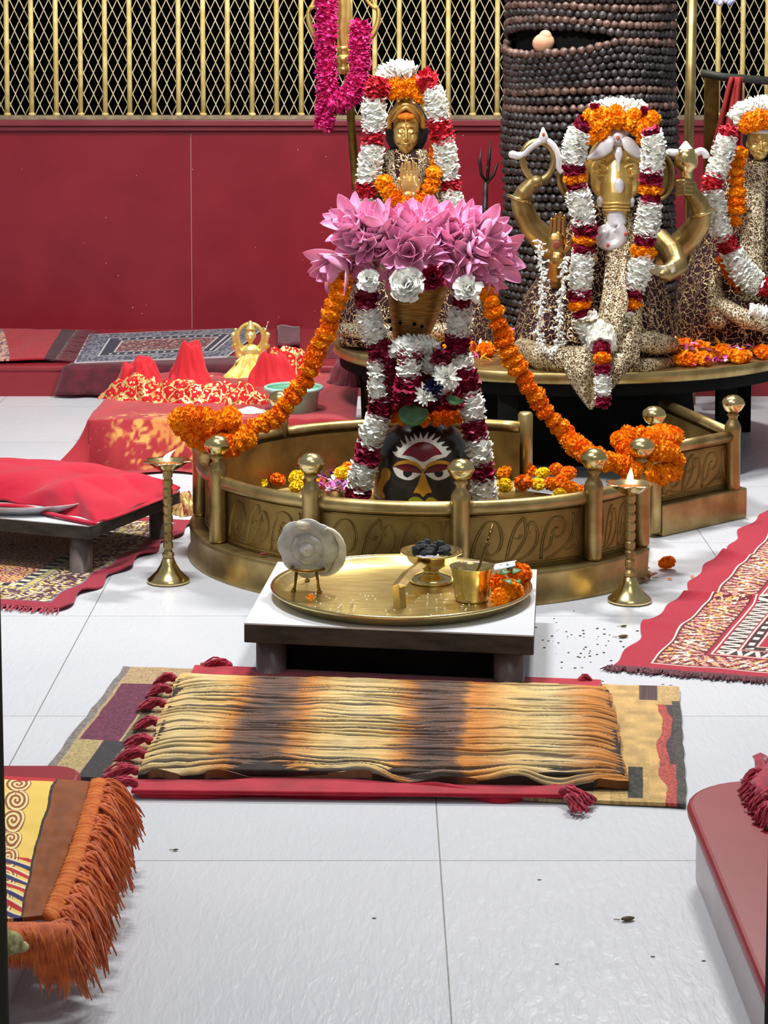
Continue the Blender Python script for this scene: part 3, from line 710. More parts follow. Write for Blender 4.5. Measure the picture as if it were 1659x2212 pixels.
LP = [(775, 495, -.7, .6, 1.05, 'pink lotus at the upper left of the heap'), (750, 560, -.8, -.5, 1.1, 'pink lotus drooping at the far left of the heap, petal hanging over the marigolds'), (800, 560, -.35, -.4, 1.0, 'pink lotus at the lower left of the heap beside the white bloom'),
      (825, 512, -.3, .9, 1.1, 'pink lotus with an upright pointed petal at the left of the heap top'), (880, 515, -.1, .8, 1.05, 'pink lotus in the middle of the heap top'), (930, 512, .1, .9, 1.1, 'pink lotus at the heap top right below the marigold loop'),
      (885, 545, 0, .1, 1.1, 'pink lotus in the centre of the heap above the crumpled white bloom'), (945, 555, .2, -.2, 1.05, 'pink lotus right of centre in the heap above the maroon rose'), (985, 508, .5, .8, 1.0, 'pink lotus at the upper right of the heap'),
      (1005, 560, .4, -.3, 1.05, 'pink lotus at the lower right of the heap'), (1025, 515, .9, .5, 1.05, 'pink lotus pointing right near the iron trident'), (1050, 555, 1, .1, 1.05, 'pink lotus with the farthest reaching tip on the right'),
      (1050, 590, .4, -.9, .7, 'pink lotus hanging lowest at the right of the heap over the marigold string'), (840, 535, -.3, .3, 1.1, 'pink lotus facing forward left of the heap middle'), (965, 520, .15, .5, 1.1, 'pink lotus facing forward right of the heap middle'),
      (795, 525, -.6, .2, 1.0, 'pink lotus squeezed between the upper left and far left blooms'), (860, 572, -.1, -.7, .8, 'pink lotus with petals bent down over the white bloom'), (915, 525, .1, .4, 1.0, 'pink lotus in the very middle of the heap'), (1010, 535, .6, .1, 1.0, 'pink lotus in front of the right-pointing blooms'), (905, 580, .1, -.8, .7, 'half-hidden pink lotus right above the maroon rose')]
for i, (x, y, ux, uz, k, lb) in enumerate(LP):
    lotus(P(x, y, 5.13+.02*(i % 3)), (ux, -.8 if i not in (3, 4, 5, 8) else -.5, uz), .095*k, 40+i, npet=15, openn=.95 if i % 3 else 1.1, label=lb)
m = MB(); c = P(905, 560, 5.24); m.ell(c, (.12, .06, .035), n=20); tag(m.build('leafy_bedding', LEAF), 'green leaves packed beneath the pink lotus heap', 'leaves')
# ================================================================ MARIGOLD STRINGS
marigold_string('garland', 'orange marigold string falling from the lotus heap to the left post of the railing',
    pp([(742, 600, 5.12), (735, 625), (722, 660), (710, 700), (690, 745), (672, 790), (652, 830), (628, 862), (600, 895), (565, 920), (520, 935), (485, 945)], 5.1), .0245, seed=3, gap=1.0)
marigold_string('garland', 'thick coil of orange marigolds resting around the left post of the railing',
    pp([(540, 945, 5.0), (500, 962, 5.02), (450, 955, 5.1), (405, 930, 5.14), (388, 905, 5.1), (420, 898, 5.04), (465, 905, 5.06), (500, 905, 5.1), (480, 925, 5.14), (430, 925, 5.1)], 5.1), .027, seed=4, gap=.95)
marigold_string('garland', 'orange marigold string falling from the lotus heap to the right post of the railing',
    pp([(1052, 625, 5.12), (1062, 655), (1075, 695), (1090, 738), (1108, 775), (1130, 812), (1152, 848), (1172, 880), (1200, 912), (1230, 945), (1262, 975, 4.98), (1296, 990, 4.93), (1335, 1003, 4.93)], 5.08), .0245, seed=5, gap=1.0)
marigold_string('garland', 'thick coil of orange marigolds piled on the right post of the railing',
    pp([(1335, 1000, 4.95), (1375, 1018, 4.92), (1420, 1030, 4.95), (1455, 1010, 5.0), (1452, 980, 5.0), (1405, 975, 4.95), (1365, 985, 4.96), (1345, 950, 5.0), (1375, 940, 5.02), (1420, 955, 5.0), (1455, 950, 5.04), (1440, 935, 5.1), (1400, 960, 4.96)], 5.0), .0265, seed=6, gap=.95, kind='o')
# loose flowers inside the enclosure
G1 = 'loose marigolds inside the brass railing'
for x, y, z, r, k, lb in [(562, 1045, .1, .02, 'y', 'small yellow marigold nearest the left post inside the railing'), (600, 1036, .11, .022, 'd', 'lone orange marigold between the yellow ones on the left inside the railing'), (640, 1030, .12, .022, 'y', 'yellow marigold on top of another beside the second post, inside the railing'), (640, 1050, .1, .021, 'y', 'yellow marigold underneath the other beside the second post, inside the railing'), (738, 1022, .12, .022, 'y', 'yellow marigold among the purple petals touching the left white garland'), (752, 1012, .12, .02, 'o', 'orange marigold half behind the left white garland above the purple petals'), (690, 1045, .09, .02, 'o', 'orange marigold hidden among the purple petals inside the railing'),
                      (1090, 1048, .1, .023, 'y', 'yellow marigold touching the right white garland inside the railing'), (1130, 1042, .11, .027, 'd', 'large orange marigold between two yellow ones inside the railing'), (1162, 1046, .1, .021, 'y', 'yellow marigold just right of the large orange one in the brass tray'), (1090, 1020, .1, .022, 'o', 'orange marigold behind the yellow one next to the right white garland'), (1115, 1014, .1, .022, 'd', 'orange marigold at the back of the brass tray behind the large orange one'), (1145, 1018, .1, .022, 'd', 'orange marigold at the back middle of the brass tray'), (1172, 1022, .11, .02, 'y', 'yellow marigold at the back of the brass tray'), (1200, 1014, .11, .022, 'd', 'orange marigold at the back right of the brass tray'), (1228, 1022, .11, .022, 'd', 'rightmost orange marigold at the back of the brass tray'), (1210, 1042, .1, .024, 'd', 'orange marigold in the front right of the brass tray'), (1190, 1046, .1, .022, 'o', 'orange marigold right of the second yellow one in the brass tray'), (1232, 1056, .13, .026, 'o', 'big bright orange marigold against the rail left of the ball-topped post'), (1210, 1068, .12, .02, 'y', 'yellow marigold peeping over the rail beside the big bright orange one'), (1255, 1062, .12, .022, 'o', 'orange marigold tucked behind the ball-topped post right of the tray')]:
    side = 'left' if x < 900 else 'right'
    marigold(F(x, y, z), r, None, k, lb, G1+', '+side, squash=.8)
m = MB(); m.lathe((.36, 5.19, .062), [(0, 0), (.12, 0), (.165, .018), (.17, .02), (.165, .024), (.12, .01), (.001, .008)], 48, sq=.6); tag(m.build('brass_tray', BR), 'shallow brass tray of marigolds right of the black stone inside the railing', 'tray')
m = MB(); rs = random.Random(5)
for k in range(170):
    x = rs.uniform(690, 770); y = rs.uniform(1015, 1062); c = F(x, y, .075+rs.uniform(0, .03))
    d = Vector((rs.uniform(-1, 1), rs.uniform(-1, 1), rs.uniform(-.1, .8))); petal(m, c, d, (0, 0, 1), .022, .012, cup=.3, tip=.3, mi=rs.choice([0, 0, 1, 2, 0, 1]))
tag(m.build('scattered_petals', [PURP, WHITE, NAVY]), 'purple, pink and white petals scattered left of the black stone inside the railing', 'petals', kind='stuff')
# ================================================================ OIL LAMPS
def oil_lamp(px, py_foot, py_dish, label, flame_tilt, seed, lit_c):
    c = F(px, py_foot); h = P(px, py_dish, c.y).z; t = thing('oil_lamp', label, 'lamp', c, 'tall brass oil lamps either side of the railing')
    sgm = lambda rz: [(r, z) for r, z in rz]
    m = MB(); m.lathe(c, [(0, 0), (.046, 0), (.05, .004), (.049, .009), (.04, .016), (.028, .028), (.019, .043), (.013, .058), (.001, .06)], 32); m.build('base', BRS, t)
    m = MB(); pr = [(.009, .056), (.013, .06), (.0145, .068), (.01, .074)]
    z = .078
    while z < h-.035:
        pr += [(.0085, z), (.0115, z+.004), (.0115, z+.016), (.0085, z+.02)]; z += .021
    pr += [(.008, h-.03), (.012, h-.026), (.009, h-.022), (.001, h-.02)]
    m.lathe(c, pr, 8 if seed == 1 else 12); m.build('stem', BR, t, smooth=False)
    m = MB(); A = []
    for (r, z) in [(.001, h-.022), (.02, h-.02), (.034, h-.01), (.043, h-.001), (.053, h+.001), (.052, h+.003), (.042, h+.002), (.03, h-.006), (.001, h-.011)]:
        row = []
        for k in range(56):
            a = 2*PI*k/56; rr = r*(1+(.13*math.cos(7*a+.6) if r > .042 else 0)); row.append((c.x+rr*math.cos(a), c.y+rr*math.sin(a), z))
        A.append(row)
    m.grid(A, closeu=True); m.build('star_dish', BRS, t)
    m = MB(); m.lathe((c.x, c.y, h-.008), [(0, 0), (.03, 0), (.032, .002), (.001, .003)], 20); m.build('oil', M('oil_'+str(seed), srgb(226, 120, 50), rough=.2, metal=0), t)
    tip = Vector((c.x-.003, c.y-.012, h+.004))
    m = MB(); m.tube([(c.x, c.y, h-.004), tip], .0025, 6); m.build('wick', WHITE, t)
    fm, nt, bs = new_mat('flame_%d' % seed); bs.inputs['Base Color'].default_value = (1, .6, .3, 1); bs.inputs['Emission Color'].default_value = (1, .62, .3, 1); bs.inputs['Emission Strength'].default_value = 5
    m = MB(); A = []
    for q in range(10):
        s = q/9; r = .0082*math.sin(PI*min(1, s*.9+.1)**.75)*(1-s*.3)+.0002
        A.append([(tip.x+flame_tilt*s*s*.03+r*math.cos(a), tip.y+r*math.sin(a), tip.z+s*.036*(.75 if abs(flame_tilt) > .5 else 1)) for a in np.linspace(0, 2*PI, 13)[:-1]])
    m.grid(A, closeu=True); m.build('flame', fm, t)
    return t
oil_lamp(364, 1258, 997, 'tall brass oil lamp left of the railing beside the stool with red cloth', .8, 1, 0)
oil_lamp(1360, 1300, 1046, 'tall brass oil lamp with star dish and upright flame standing right of the railing', .1, 2, 0)
# ================================================================ STONE STOOL AND THALI
Z1 = .12
c4 = [F(527, 1345, Z1), F(1153, 1372, Z1), F(1160, 1230, Z1), F(600, 1213, Z1)]
st = thing('low_stool', 'low square stool with white marble top and dark sides carrying the brass tray', 'stool', ((c4[0]+c4[2])/2)*Vector((1, 1, 0)) if False else (c4[0].x/2+c4[2].x/2, c4[0].y/2+c4[2].y/2, 0))
zb_ = P(527, 1388, c4[0].y).z
m = MB(); m.quadslab(c4, zb_, Z1-.004); m.build('slab', SLABSIDE, st, smooth=False, bev=.002)
m = MB(); m.quadslab(c4, Z1-.0038, Z1); m.build('marble_top', STONE, st, smooth=False, bev=.001)
cen = sum(c4, Vector())/4
for i, q in enumerate(c4):
    p = q.lerp(cen, .17); m = MB(); m.lathe((p.x, p.y, 0), [(0, 0), (.036, 0), (.036, .006), (.03, .012), (.03, zb_), (0, zb_)], 20); m.build('leg', LEGST, st)
m = MB(); m.quadslab([q.lerp(cen, .2) for q in c4], .004, zb_-.001); m.build('under_shade', BLACK, st, smooth=False)  # black block standing in for the shade between the legs
TC = F(867, 1268, Z1+.018); TR = 283/4600*TC.y*1.005
th_ = thing('brass_tray', 'large round brass tray on the marble stool', 'tray', (TC.x, TC.y, Z1))
m = MB(); m.lathe((TC.x, TC.y, Z1), [(0, .0005), (TR-.03, .0005), (TR-.02, .003), (TR-.006, .016), (TR, .02), (TR+.001, .023), (TR-.003, .0245), (TR-.009, .021), (TR-.022, .006), (TR-.03, .004), (0, .0035)], 96)
m.build('tray', BRT, th_)
m = MB(); m.tube([(TC.x+(TR-.001)*math.cos(a), TC.y+(TR-.001)*math.sin(a), Z1+.0225) for a in np.linspace(0, 2*PI, 97)[:-1]], .0036, 8, closed=True); m.build('rim', BRS, th_)
ZT_ = Z1+.004
# conch on tripod
cc = P(668, 1184, 4.22); ft = F(668, 1275, ZT_); Yc = ft.y; cc = P(665, 1184, Yc)
SHELL = M('shell_white', srgb(226, 220, 200), srgb(178, 168, 142), 35, .4, bmp=.35, bscale=50)
SHG = M('shell_grey', srgb(196, 194, 188), srgb(150, 146, 136), 30, .35, bmp=.4, bscale=60)
co = thing('conch_shell', 'white conch shell propped on a brass tripod at the left of the brass tray', 'shell', (cc.x, cc.y, ZT_+.045))
rot = Matrix.Rotation(math.radians(-12), 3, 'Z')@Matrix.Rotation(math.radians(90+6), 3, 'X')
m = MB(); A = []; k7 = 40; sc_ = Yc/4600
pr = [(4, -26), (24, -22), (46, -12), (60, -4), (65, 0), (63, 3), (52, 4), (38, 6), (34, 4), (31, 8), (20, 11), (17, 9), (14, 13), (6, 17), (1, 18)]
for r, z in pr:
    row = []
    for k in range(k7):
        a = 2*PI*k/k7; rr = r*(1+(.035*abs(math.cos(4*a+.3))*2+.02*math.sin(3*a) if r > 30 else .02*math.sin(3*a)))*sc_
        p = rot@Vector((rr*math.cos(a), rr*math.sin(a), z*sc_)); row.append(tuple(cc+p))
    A.append(row)
m.grid(A, closeu=True); m.build('spire', SHG, co)
m = MB(); A = []      # flared lip on the right
for i in range(14):
    s = i/13; A.append([])
    for j in range(8):
        q = j/7; a = -1.3+2.3*s; r0 = 44+42*q*math.sin(PI*s)**.4
        p = rot@Vector((r0*math.cos(a)*sc_, r0*math.sin(a)*sc_, (-10+14*q*q)*sc_)); A[-1].append(tuple(cc+p))
m.grid(A); o = m.build('lip', SHELL, co); s = o.modifiers.new('t', 'SOLIDIFY'); s.thickness = .006; s.offset = 0
m = MB(); m.ell(P(657, 1133, Yc), (.02, .016, .01), n=14); m.build('tip', SHELL, co)
tr = thing('tripod_stand', 'small brass tripod under the white conch shell', 'stand', (cc.x, cc.y, ZT_))
for x, y in ((634, 1284), (690, 1286), (664, 1262)):
    a = F(x, y-6, ZT_); b = Vector((a.x*.75+cc.x*.25, a.y, ZT_+.036)); m = MB(); m.tube([a, b.lerp(a, .5)+Vector((0, -.002, 0)), b+Vector((0, 0, .012))], [.004, .003, .0035], 8); m.ell(a+Vector((0, 0, .002)), (.006, .006, .003), n=8); m.build('leg', BRD, tr)
m = MB(); m.tube([(cc.x+.034*math.cos(a), cc.y+.026*math.sin(a), ZT_+.046) for a in np.linspace(0, 2*PI, 25)[:-1]], .0035, 8, closed=True); m.build('ring', BRD, tr)
# incense burner
bc = F(932, 1256, ZT_); zr = P(930, 1192, bc.y).z-ZT_; R_ = 69*bc.y/4600
bu = thing('incense_burner', 'brass incense bowl with a flat arm and dark ash on the brass tray', 'bowl', bc)
m = MB(); m.lathe(bc, [(0, .002), (.046, 0), (.048, .004), (.04, .012), (.018, .02), (.016, zr*.42), (.03, zr*.5), (.048, zr*.72), (.056, zr*.93), (R_, zr), (R_, zr+.003), (R_-.01, zr+.001), (.05, zr*.9), (.03, zr*.75), (0, zr*.7)], 40); m.build('bowl', BRS, bu)
m = MB(); A_ = P(905, 1212, bc.y-.04); Cc = F(866, 1316, ZT_); B_ = P(861, 1266, Cc.y); 
m.tube([A_+Vector((.02, .02, 0)), A_.lerp(B_, .5), B_], .015, 4, flat=.35, up=(0, 0, 1)); m.tube([B_+Vector((0, .004, .002)), (B_.x+.003, B_.y, ZT_+.001)], .013, 4, flat=.35, up=(0, 1, 0)); m.build('handle', BR, bu, smooth=False, bev=.001)
m = MB(); rs = random.Random(2)
for k in range(26): m.ell(bc+Vector((rs.uniform(-.032, .032), rs.uniform(-.03, .03), zr*.93+rs.uniform(0, .016))), (rs.uniform(.008, .017), rs.uniform(.006, .014), rs.uniform(.004, .009)), Matrix.Rotation(rs.uniform(0, 3), 3, 'X'), n=7)
m.build('charcoal', M('charcoal', srgb(8, 9, 12), srgb(34, 36, 42), 60, .8, bmp=.5), bu, smooth=False)
m = MB()
for k in range(10): m.ell(bc+Vector((rs.uniform(-.03, .03), rs.uniform(-.05, -.02), zr*.97)), (rs.uniform(.006, .012), .007, .003), n=6)
m.build('ash', M('ash', srgb(170, 170, 178), srgb(120, 120, 128), 80, .9), bu)
# cup + spoon
uc = F(1019, 1296, ZT_); zu = P(1019, 1222, uc.y).z-ZT_; ru = 49*uc.y/4600
cu = thing('brass_cup', 'straight-sided brass cup holding a spoon on the brass tray', 'cup', uc)
m = MB(); m.lathe(uc, [(0, .001), (ru*.72, 0), (ru*.76, .004), (ru*.84, zu*.6), (ru*.9, zu*.85), (ru*.99, zu*.97), (ru, zu), (ru*.93, zu-.002), (ru*.84, zu*.84), (ru*.78, zu*.3), (0, zu*.25)], 40); m.build('cup', BRS, cu)
m = MB(); m.tube([uc+Vector((-.005, 0, .03)), P(1036, 1222, uc.y), P(1048, 1185, uc.y+.01), P(1060, 1150, uc.y+.015), P(1065, 1132, uc.y+.02)], [.0026, .0026, .0024, .0034, .0026], 8)
for x, y in ((1056, 1162), (1052, 1172), (1060, 1150)): m.ell(P(x, y, uc.y+.012), (.0045, .0045, .003), n=8)
tag(m.build('ladle', BRD), 'thin brass ladle standing in the brass cup', 'spoon')
G2 = None
marigold(F(1102, 1278, ZT_+.02), .027, None, 'o', 'orange marigold in the brass tray in front of the dark leaves')
marigold(F(1080, 1292, ZT_+.018), .02, None, 'o', 'small orange marigold in the brass tray touching the brass cup')
marigold(F(1124, 1240, ZT_+.03), .024, None, 'd', 'deep orange marigold at the right rim of the brass tray behind the others')
marigold(F(1078, 1262, ZT_+.02), .022, None, 'd', 'shaded orange marigold in the brass tray under the green leaves')
for i, (x, y, a, b) in enumerate([(1080, 1228, 22, -8), (1088, 1238, 18, 12), (1106, 1226, 20, -10), (1096, 1218, 14, -14), (1112, 1240, 14, 8), (1082, 1215, -12, -6)]):
    leaf('leaf', [F(x, y+14, ZT_+.045), F(x+a*.5, y+b*.5+10, ZT_+.052), F(x+a, y+b+14, ZT_+.045)], .018, 'green leaf on the marigolds at the right of the brass tray', 'green leaves on the marigolds in the brass tray', nrm=(0, -.4, 1))
m = MB(); m.grid([[tuple(F(x, y, ZT_+z)) for x, y, z in r_] for r_ in [[(1068, 1232, .05), (1114, 1222, .052)], [(1066, 1224, .052), (1112, 1214, .054)], [(1070, 1218, .05), (1116, 1210, .05)]]]); o = m.build('paper_slip', M('paper', srgb(220, 230, 236), rough=.7)); tag(o, 'folded white paper slip behind the flowers in the brass tray', 'paper'); s = o.modifiers.new('t', 'SOLIDIFY'); s.thickness = .001
m = MB(); rs = random.Random(8)
for k in range(70):
    a = rs.uniform(0, 2*PI); r = TR*.82*math.sqrt(rs.random()); x, y = TC.x+r*math.cos(a), TC.y-abs(r*math.sin(a))*.95
    m.ell((x, y, ZT_+.001), (.002, .002, .0012), n=5)
tag(m.build('rice_grains', WHITE), 'scattered white grains on the front of the brass tray', 'grains', kind='stuff')
bloom('petal_scrap', F(672, 1296, ZT_+.004), .012, ORANGE, 'small orange petal scrap in the brass tray under the conch shell', n=8, up=(0, 0, 1), cat='petal')
# ================================================================ RUGS
def sheet(name, mats, corners, nu, nv, colf, zf=None, th=.006, parent=None, edge=None, smooth=True):
    """corners p00 p10 p01 p11 world; colf(U, V) -> rgb arrays; zf(U, V) height"""
    p00, p10, p01, p11 = [np.array(c, float) for c in corners]
    U, V_ = np.meshgrid(np.linspace(0, 1, nu), np.linspace(0, 1, nv)); u = U[..., None]; v = V_[..., None]
    Pn = p00*(1-u)*(1-v)+p10*u*(1-v)+p01*(1-u)*v+p11*u*v
    if edge is not None: Pn = Pn+edge(U, V_)
    if zf is not None: Pn[..., 2] += zf(U, V_)
    cols = np.array(colf(U, V_)); m = MB(); m.grid(Pn)
    # underside + skirt
    B = Pn.copy(); B[..., 2] -= th
    ring = [(0, i) for i in range(nu)]+[(j, nu-1) for j in range(1, nv)]+[(nv-1, i) for i in range(nu-2, -1, -1)]+[(j, 0) for j in range(nv-2, 0, -1)]
    top = [Pn[j, i] for j, i in ring]; bot = [B[j, i] for j, i in ring]; k = len(ring)
    m.add(top+bot, [(q, q+k, (q+1) % k+k, (q+1) % k) for q in range(k)])
    cr = np.array([cols[j, i] for j, i in ring])*(.25 if name == 'folded_blanket' else 1); cl = np.concatenate([cols.reshape(-1, 3), cr, cr])  # folded blanket: shadow of its front edge put into the skirt colour
    return m.build(name, mats, parent, cols=cl, smooth=smooth)
def A3(c, shape): return np.broadcast_to(np.array(srgb(*c)), shape+(3,)).copy()
def fringe(name, mat, pts, dirv, L, n, parent, seed=1, r=.0018, sag=.6, twist=.3, zmin=.002):
    rs = random.Random(seed); m = MB(); ev = even(pts, .002); d0 = Vector(dirv).normalized()
    for k in range(n):
        c = ev[int((k+rs.random())/n*(len(ev)-1))]; d = (d0+Vector((rs.uniform(-twist, twist), rs.uniform(-twist, twist), 0))).normalized(); l = L*rs.uniform(.6, 1.1)
        pts_ = []; w1 = rs.uniform(-.3, .3)
        for q in range(5):
            s = q/4; p = c+d*l*s+Vector((-d.y, d.x, 0))*w1*l*math.sin(s*3)*.4; p.z = max(zmin+r, c.z-(c.z-zmin)*min(1, s*sag*1.6)+rs.uniform(0, .003)); pts_.append(p)
        m.tube(pts_, [r, r*.95, r*.85, r*.7, r*.4], 5)
    return m.build(name, mat, parent)
def floral(U, V, su, sv, seed):
    a = np.sin(U*su+2.2*np.sin(V*sv*.5)+vn(U*su*.3, V*sv*.3, seed)*5); b = np.sin(V*sv+2.*np.sin(U*su*.6))
    return np.clip(a*b*1.3+.15, -1, 1)
# right prayer rug
pA, pB, pC = F(1315, 1444), F(1659, 1098), F(1659, 1472)
du = (pC-pA).normalized(); dv = (pB-pA).normalized(); WR = .72; LR = 1.75
t = thing('prayer_rug', 'large crimson prayer rug with white floral border on the floor at the right', 'rug', pA)
def cf(U, V):
    x = U*WR; y = V*LR; c = A3((168, 30, 52), U.shape); n = vn(U*300, V*700, 2)[..., None]; c = c*(.85+.3*n)
    ins = np.minimum(np.minimum(x, WR-x), np.minimum(y, LR-y)+.04); 
    dx = np.minimum(x, WR-x); dy = np.minimum(y, LR-y)+.035
    e = np.minimum(dx, dy)/.84; along = np.where(dx < dy, y, x)
    wh = np.array(srgb(240, 224, 206)); dk = np.array(srgb(108, 24, 32)); bl = np.array(srgb(56, 34, 30)); org = np.array(srgb(236, 176, 96)); pk = np.array(srgb(222, 150, 150))
    k = (e > .088) & (e < .198); c[k] = dk
    w_ = (e-.143)/.05; ph = along*60
    fl = (np.abs(np.sin(ph*2.1+3*w_*np.sign(np.sin(ph*.7)))) > .62+.2*np.abs(w_)) | (np.abs(w_-.25*np.sin(ph*.9)) < .08); fl &= np.abs(w_) < .95
    fl ^= (vn(x*260, y*260, 4) > .72) & (np.abs(w_) < .9)
    kk = k & fl; hue = vn(x*90, y*90, 9)[..., None]; cm = np.where(hue < .38, pk, np.where(hue < .62, org, wh)); c[kk] = cm[kk]
    for a_, b_ in ((.084, .089), (.205, .209), (.262, .266), (.298, .302), (.33, .3335)): c[(e > a_) & (e < b_)] = wh
    k = (e > .215) & (e < .258); c[k] = bl; z = ((along*26) % 1); zz = (np.abs(z-.5)*2*.03+.222-e)
    c[k & (np.abs(((along*55) % 1)-.5+(e-.236)*12*np.sign(np.sin(along*172))) < .25)] = wh
    k = (e > .268) & (e < .296); c[k] = bl; c[k & (((along*22) % 1) < .45) & (np.abs(e-.282) < .007)] = wh
    k = (e >= .335); c[k] = np.array(srgb(150, 24, 40)); c[k & (floral(U, V, 40, 90, 3) > .55)] = org
    return c
def ez(U, V):
    y = V*LR; x = U*WR
    o = np.zeros(U.shape+(3,)); wv = np.where(x < .12, (1-x/.12), 0)
    sh = .008*np.sin(y*13)*wv+.007*np.sin(y*31+1)*wv
    o[..., 0] = sh; o[..., 1] = -sh*.3; return o
def zr_(U, V):
    y = V*LR; x = U*WR
    fold = np.exp(-((y-.60-x*.06)/.022)**2)*.013; fold2 = np.exp(-((y-.33-x*.2)/.03)**2)*.008*np.clip(1-x/.1, 0, 1)
    fold3 = np.exp(-((y-1.02)/.03)**2)*.018*np.clip(1-x/.14, 0, 1)
    return fold+fold2+fold3+.0025*vn(x*14, y*14, 6)
q0 = pA+Vector((0, 0, .006)); 
sheet('carpet', COL, (q0, q0+du*WR, q0+dv*LR, q0+du*WR+dv*LR), 420, 900, cf, zr_, .004, t, ez)
fringe('fringe', DKRED, [pA+Vector((0, 0, .005)), pA+du*WR+Vector((0, 0, .005))], -dv, .034, 420, t, 3, .0022, twist=.5)
# lower left rug under the stool
pA, pB, pD = F(-40, 1352), F(128, 1322), F(430, 1130)
dl = (pD-pB).normalized(); dw = Vector((-dl.y, dl.x, 0)); WR2 = .6; LR2 = .95
t = thing('prayer_rug', 'maroon prayer rug with yellow and grey patterned border under the low stool at the left', 'rug', pB)
def cf2(U, V):
    x = U*WR2; y = V*LR2; c = A3((150, 26, 50), U.shape); c *= (.85+.3*vn(U*300, V*500, 2))[..., None]
    dx = x; dy = np.minimum(y, LR2-y)+.0; e = np.minimum(dx, dy); along = np.where(dx < dy, y, x)
    cr = np.array(srgb(226, 208, 170)); gy = np.array(srgb(112, 108, 118)); yl = np.array(srgb(214, 188, 96)); bk = np.array(srgb(30, 22, 26)); mr = np.array(srgb(84, 20, 32))
    k = (e > .05) & (e < .14); c[k] = mr; f = floral(U, V, 120, 200, 3); h = vn(x*120, y*120, 5)
    c[k & (f > .1)] = gy; c[k & (f > .4)] = cr; c[k & (f > .2) & (h > .6)] = yl
    for a_, b_ in ((.046, .05), (.14, .144), (.162, .166), (.186, .19)): c[(e > a_) & (e < b_)] = gy
    k = (e > .144) & (e < .162); c[k] = yl; c[k & (((along*60) % 1) < .3)] = gy
    k = (e > .166) & (e < .186); c[k] = bk; c[k & (((along*28) % 1) < .45)] = cr
    k = e > .19; c[k & (f > .55)] = yl; c[k & (f < -.6)] = cr
    return c
def ez2(U, V):
    o = np.zeros(U.shape+(3,)); wv = np.clip(1-U*WR2/.1, 0, 1); y = V*LR2; sh = .01*np.sin(y*34)*wv; o[..., 0] = sh; o[..., 1] = -sh; return o
q0 = pB+Vector((0, 0, .006))
sheet('carpet', COL, (q0, q0+dw*WR2, q0+dl*LR2, q0+dw*WR2+dl*LR2), 260, 400, cf2, lambda U, V: .003*vn(U*9, V*14, 3)+np.clip(1-U*WR2/.03, 0, 1)*.006*(.5+.5*np.sin(V*LR2*50)), .004, t, ez2)
fringe('fringe', TASSEL, [pB+Vector((0, 0, .005)), pB+dw*WR2+Vector((0, 0, .005))], -dl, .035, 170, t, 5, .0016, twist=.5)
# patchwork rug
cs = [F(88, 1684), F(1484, 1748), F(268, 1448), F(1466, 1492)]
def cf3(U, V):
    x = U*1.07; c = A3((176, 150, 110), U.shape); n = vn(U*500, V*160, 1); n2 = vn(U*60, V*30, 7)
    def fill(k, col, amt=.25, n_=n): c[k] = (np.array(srgb(*col))*(1-amt+2*amt*n_)[..., None])[k]
    fill(U >= 0, (170, 142, 104))
    # left part
    wine = (U > .02) & (U < .085) & (V > .3) & (V < .83); fill(wine, (98, 36, 60), .5)
    fill((U > .09) & (U < .105) & (V > .3) & (V < .83), (92, 82, 54), .4); fill((U > .135) & (U < .2) & (V > .35), (66, 56, 60), .4)
    fill((V < .3) & (U < .055), (168, 148, 98), .3); fill((V < .3) & (U > .06) & (U < .1), (50, 44, 46), .3); fill((U < .014), (122, 112, 106), .4)
    # right part
    R = U > .86
    fill(R, (198, 160, 98), .25, n2); fill(R & (V > .86) & (U > .93) & (U < .965), (84, 62, 60), .4, vn(U*700, V*5, 2)); fill(R & (V > .86) & (U > .962), (190, 158, 104), .2)
    fill(R & (V < .86) & (U > .868) & (U < .885) & (V > .3), (74, 58, 48), .4)
    ed = .955+.02*vn(U*8, V*9, 3)
    fill(R & (V < .82) & (U > ed), (172, 74, 62), .35); fill(R & (V < .82) & (V > .3) & (U > ed+.016), (70, 54, 60), .4)
    fill(R & (V < .86) & (U > .987), (72, 68, 62), .5)
    fill(R & (V < .3) & (U > .885) & (U < .945), (184, 150, 88), .2); fill(R & (V < .27) & (V > .03) & (U > .912) & (U < .935), (52, 50, 40), .6, vn(U*260, V*60, 5))
    c *= (.88+.24*n)[..., None]
    return c
o = sheet('patchwork_rug', COL, [c+Vector((0, 0, .007)) for c in cs], 700, 260, cf3, lambda U, V: .002*vn(U*10, V*6, 2), .006, None, lambda U, V: np.stack([.004*(vn(V*14, U*3, 8)-.5)*(np.abs(U-.5)*2)**8, .004*(vn(U*30, V*2, 9)-.5)*(np.abs(V-.5)*2)**8, 0*U], -1))
tag(o, 'worn patchwork rug in tan, wine and black under the tiger-striped blanket', 'rug')
